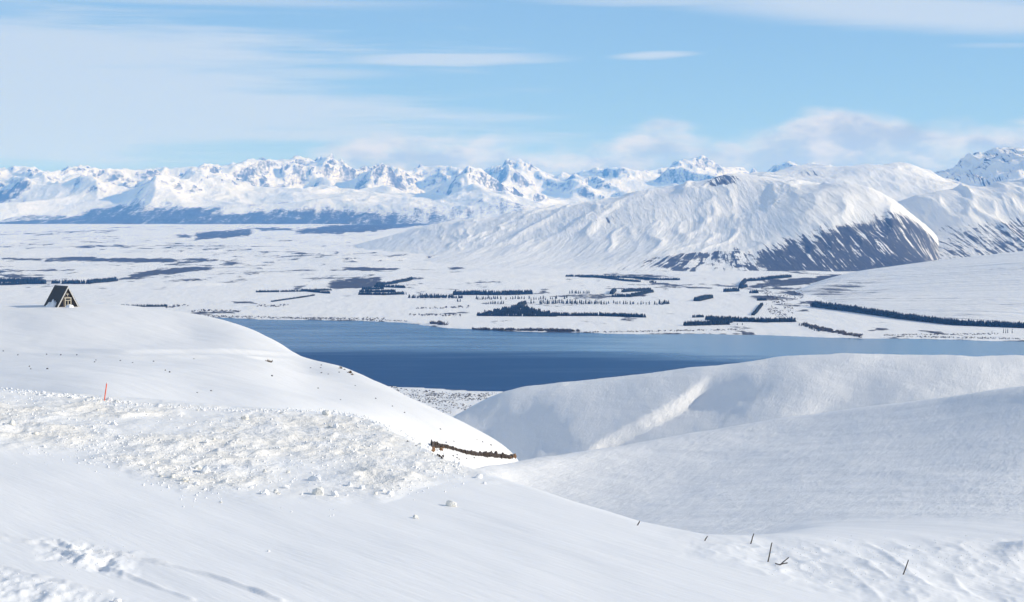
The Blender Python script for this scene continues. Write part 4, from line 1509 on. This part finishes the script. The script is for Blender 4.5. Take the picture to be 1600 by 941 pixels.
def bar(parent, name, x0_, z0_, x1_, z1_, y_, t_, mat):
    v = [(x, y, z) for y in (y_, y_ - t_) for (x, z) in ((x0_, z0_), (x1_, z0_), (x1_, z1_), (x0_, z1_))]
    return mesh_obj(name, v, [(0, 1, 2, 3), (7, 6, 5, 4), (0, 4, 5, 1), (1, 5, 6, 2), (2, 6, 7, 3), (3, 7, 4, 0)], mat, parent)


yw = yf - 0.07
win = empty('window', (0, 0, 0))
win.parent = hut
bar(win, 'pane', -0.62, 0.35, 0.05, 1.98, yw, 0.03, M_GLASS)
bar(win, 'pane', 0.21, 0.35, 0.86, 1.98, yw, 0.03, M_GLASS)
bar(win, 'pane', -0.62, 2.12, 0.86, 2.62, yw, 0.03, M_GLASS)
for a in ((-0.80, 0.0, -0.62, 2.8), (0.05, 0.2, 0.21, 2.1), (0.86, 0.0, 1.04, 2.8)):
    bar(win, 'frame', a[0], a[1], a[2], a[3], yw, 0.12, M_TRIM)
bar(win, 'frame', -0.95, 2.62, 1.2, 2.84, yw - 0.002, 0.13, M_TRIM)
bar(win, 'frame', -0.70, 1.98, 0.95, 2.12, yw - 0.002, 0.125, M_TRIM)
up = empty('window', (0, 0, 0))
up.parent = hut
bar(up, 'pane', -0.42, 3.2, 0.42, 3.72, yw, 0.03, M_GLASS)
bar(up, 'frame', -0.5, 3.72, 0.5, 3.86, yw, 0.1, M_TRIM)
bar(up, 'frame', -0.06, 3.16, 0.06, 3.72, yw, 0.1, M_TRIM)
for sx in (-1, 1):
    sp = empty('window', (0, 0, 0))
    sp.parent = hut
    q = [(sx * 1.25, 0.4), (sx * 2.35, 0.4), (sx * 1.25, 2.3)]
    v = [(x, yw - e, z) for e in (0, 0.03) for x, z in q]
    mesh_obj('pane', v, [(0, 1, 2), (5, 4, 3), (0, 3, 4, 1), (1, 4, 5, 2), (2, 5, 3, 0)], M_GLASS, sp)


def drift(c, r, wpx, hpx, depth, label, seed):
    p = near_ground(c, r)
    k_ = p.y / F
    v, f, n_ = [], [], 18
    for j in range(n_):
        for i in range(n_):
            u_, w_ = i / (n_ - 1) * 2 - 1, j / (n_ - 1) * 2 - 1
            q = max(0.0, 1 - (u_ * u_ + w_ * w_))
            nz = float(fbm(np.array([u_ * 3.4 + seed]), np.array([w_ * 2.6]), 4, seed)[0])
            v.append((u_ * wpx * .5 * k_, w_ * depth, -0.4 + hpx * k_ * (q ** 0.7) * (1 + 0.9 * nz) + 0.4 * q))
    for j in range(n_ - 1):
        for i in range(n_ - 1):
            f.append((j * n_ + i, j * n_ + i + 1, j * n_ + n_ + i + 1, j * n_ + n_ + i))
    o = mesh_obj('snow_drift', v, f, M_CLOD, None, True)
    o.location = p
    tag(o, label, 'snow drift')


drift(84, 479.5, 27, 8.5, 1.7, 'lumpy snow drift banked against the hut roof', 3)
drift(109, 480.5, 16, 4.0, 1.2, 'low snow drift in front of the hut windows', 5)
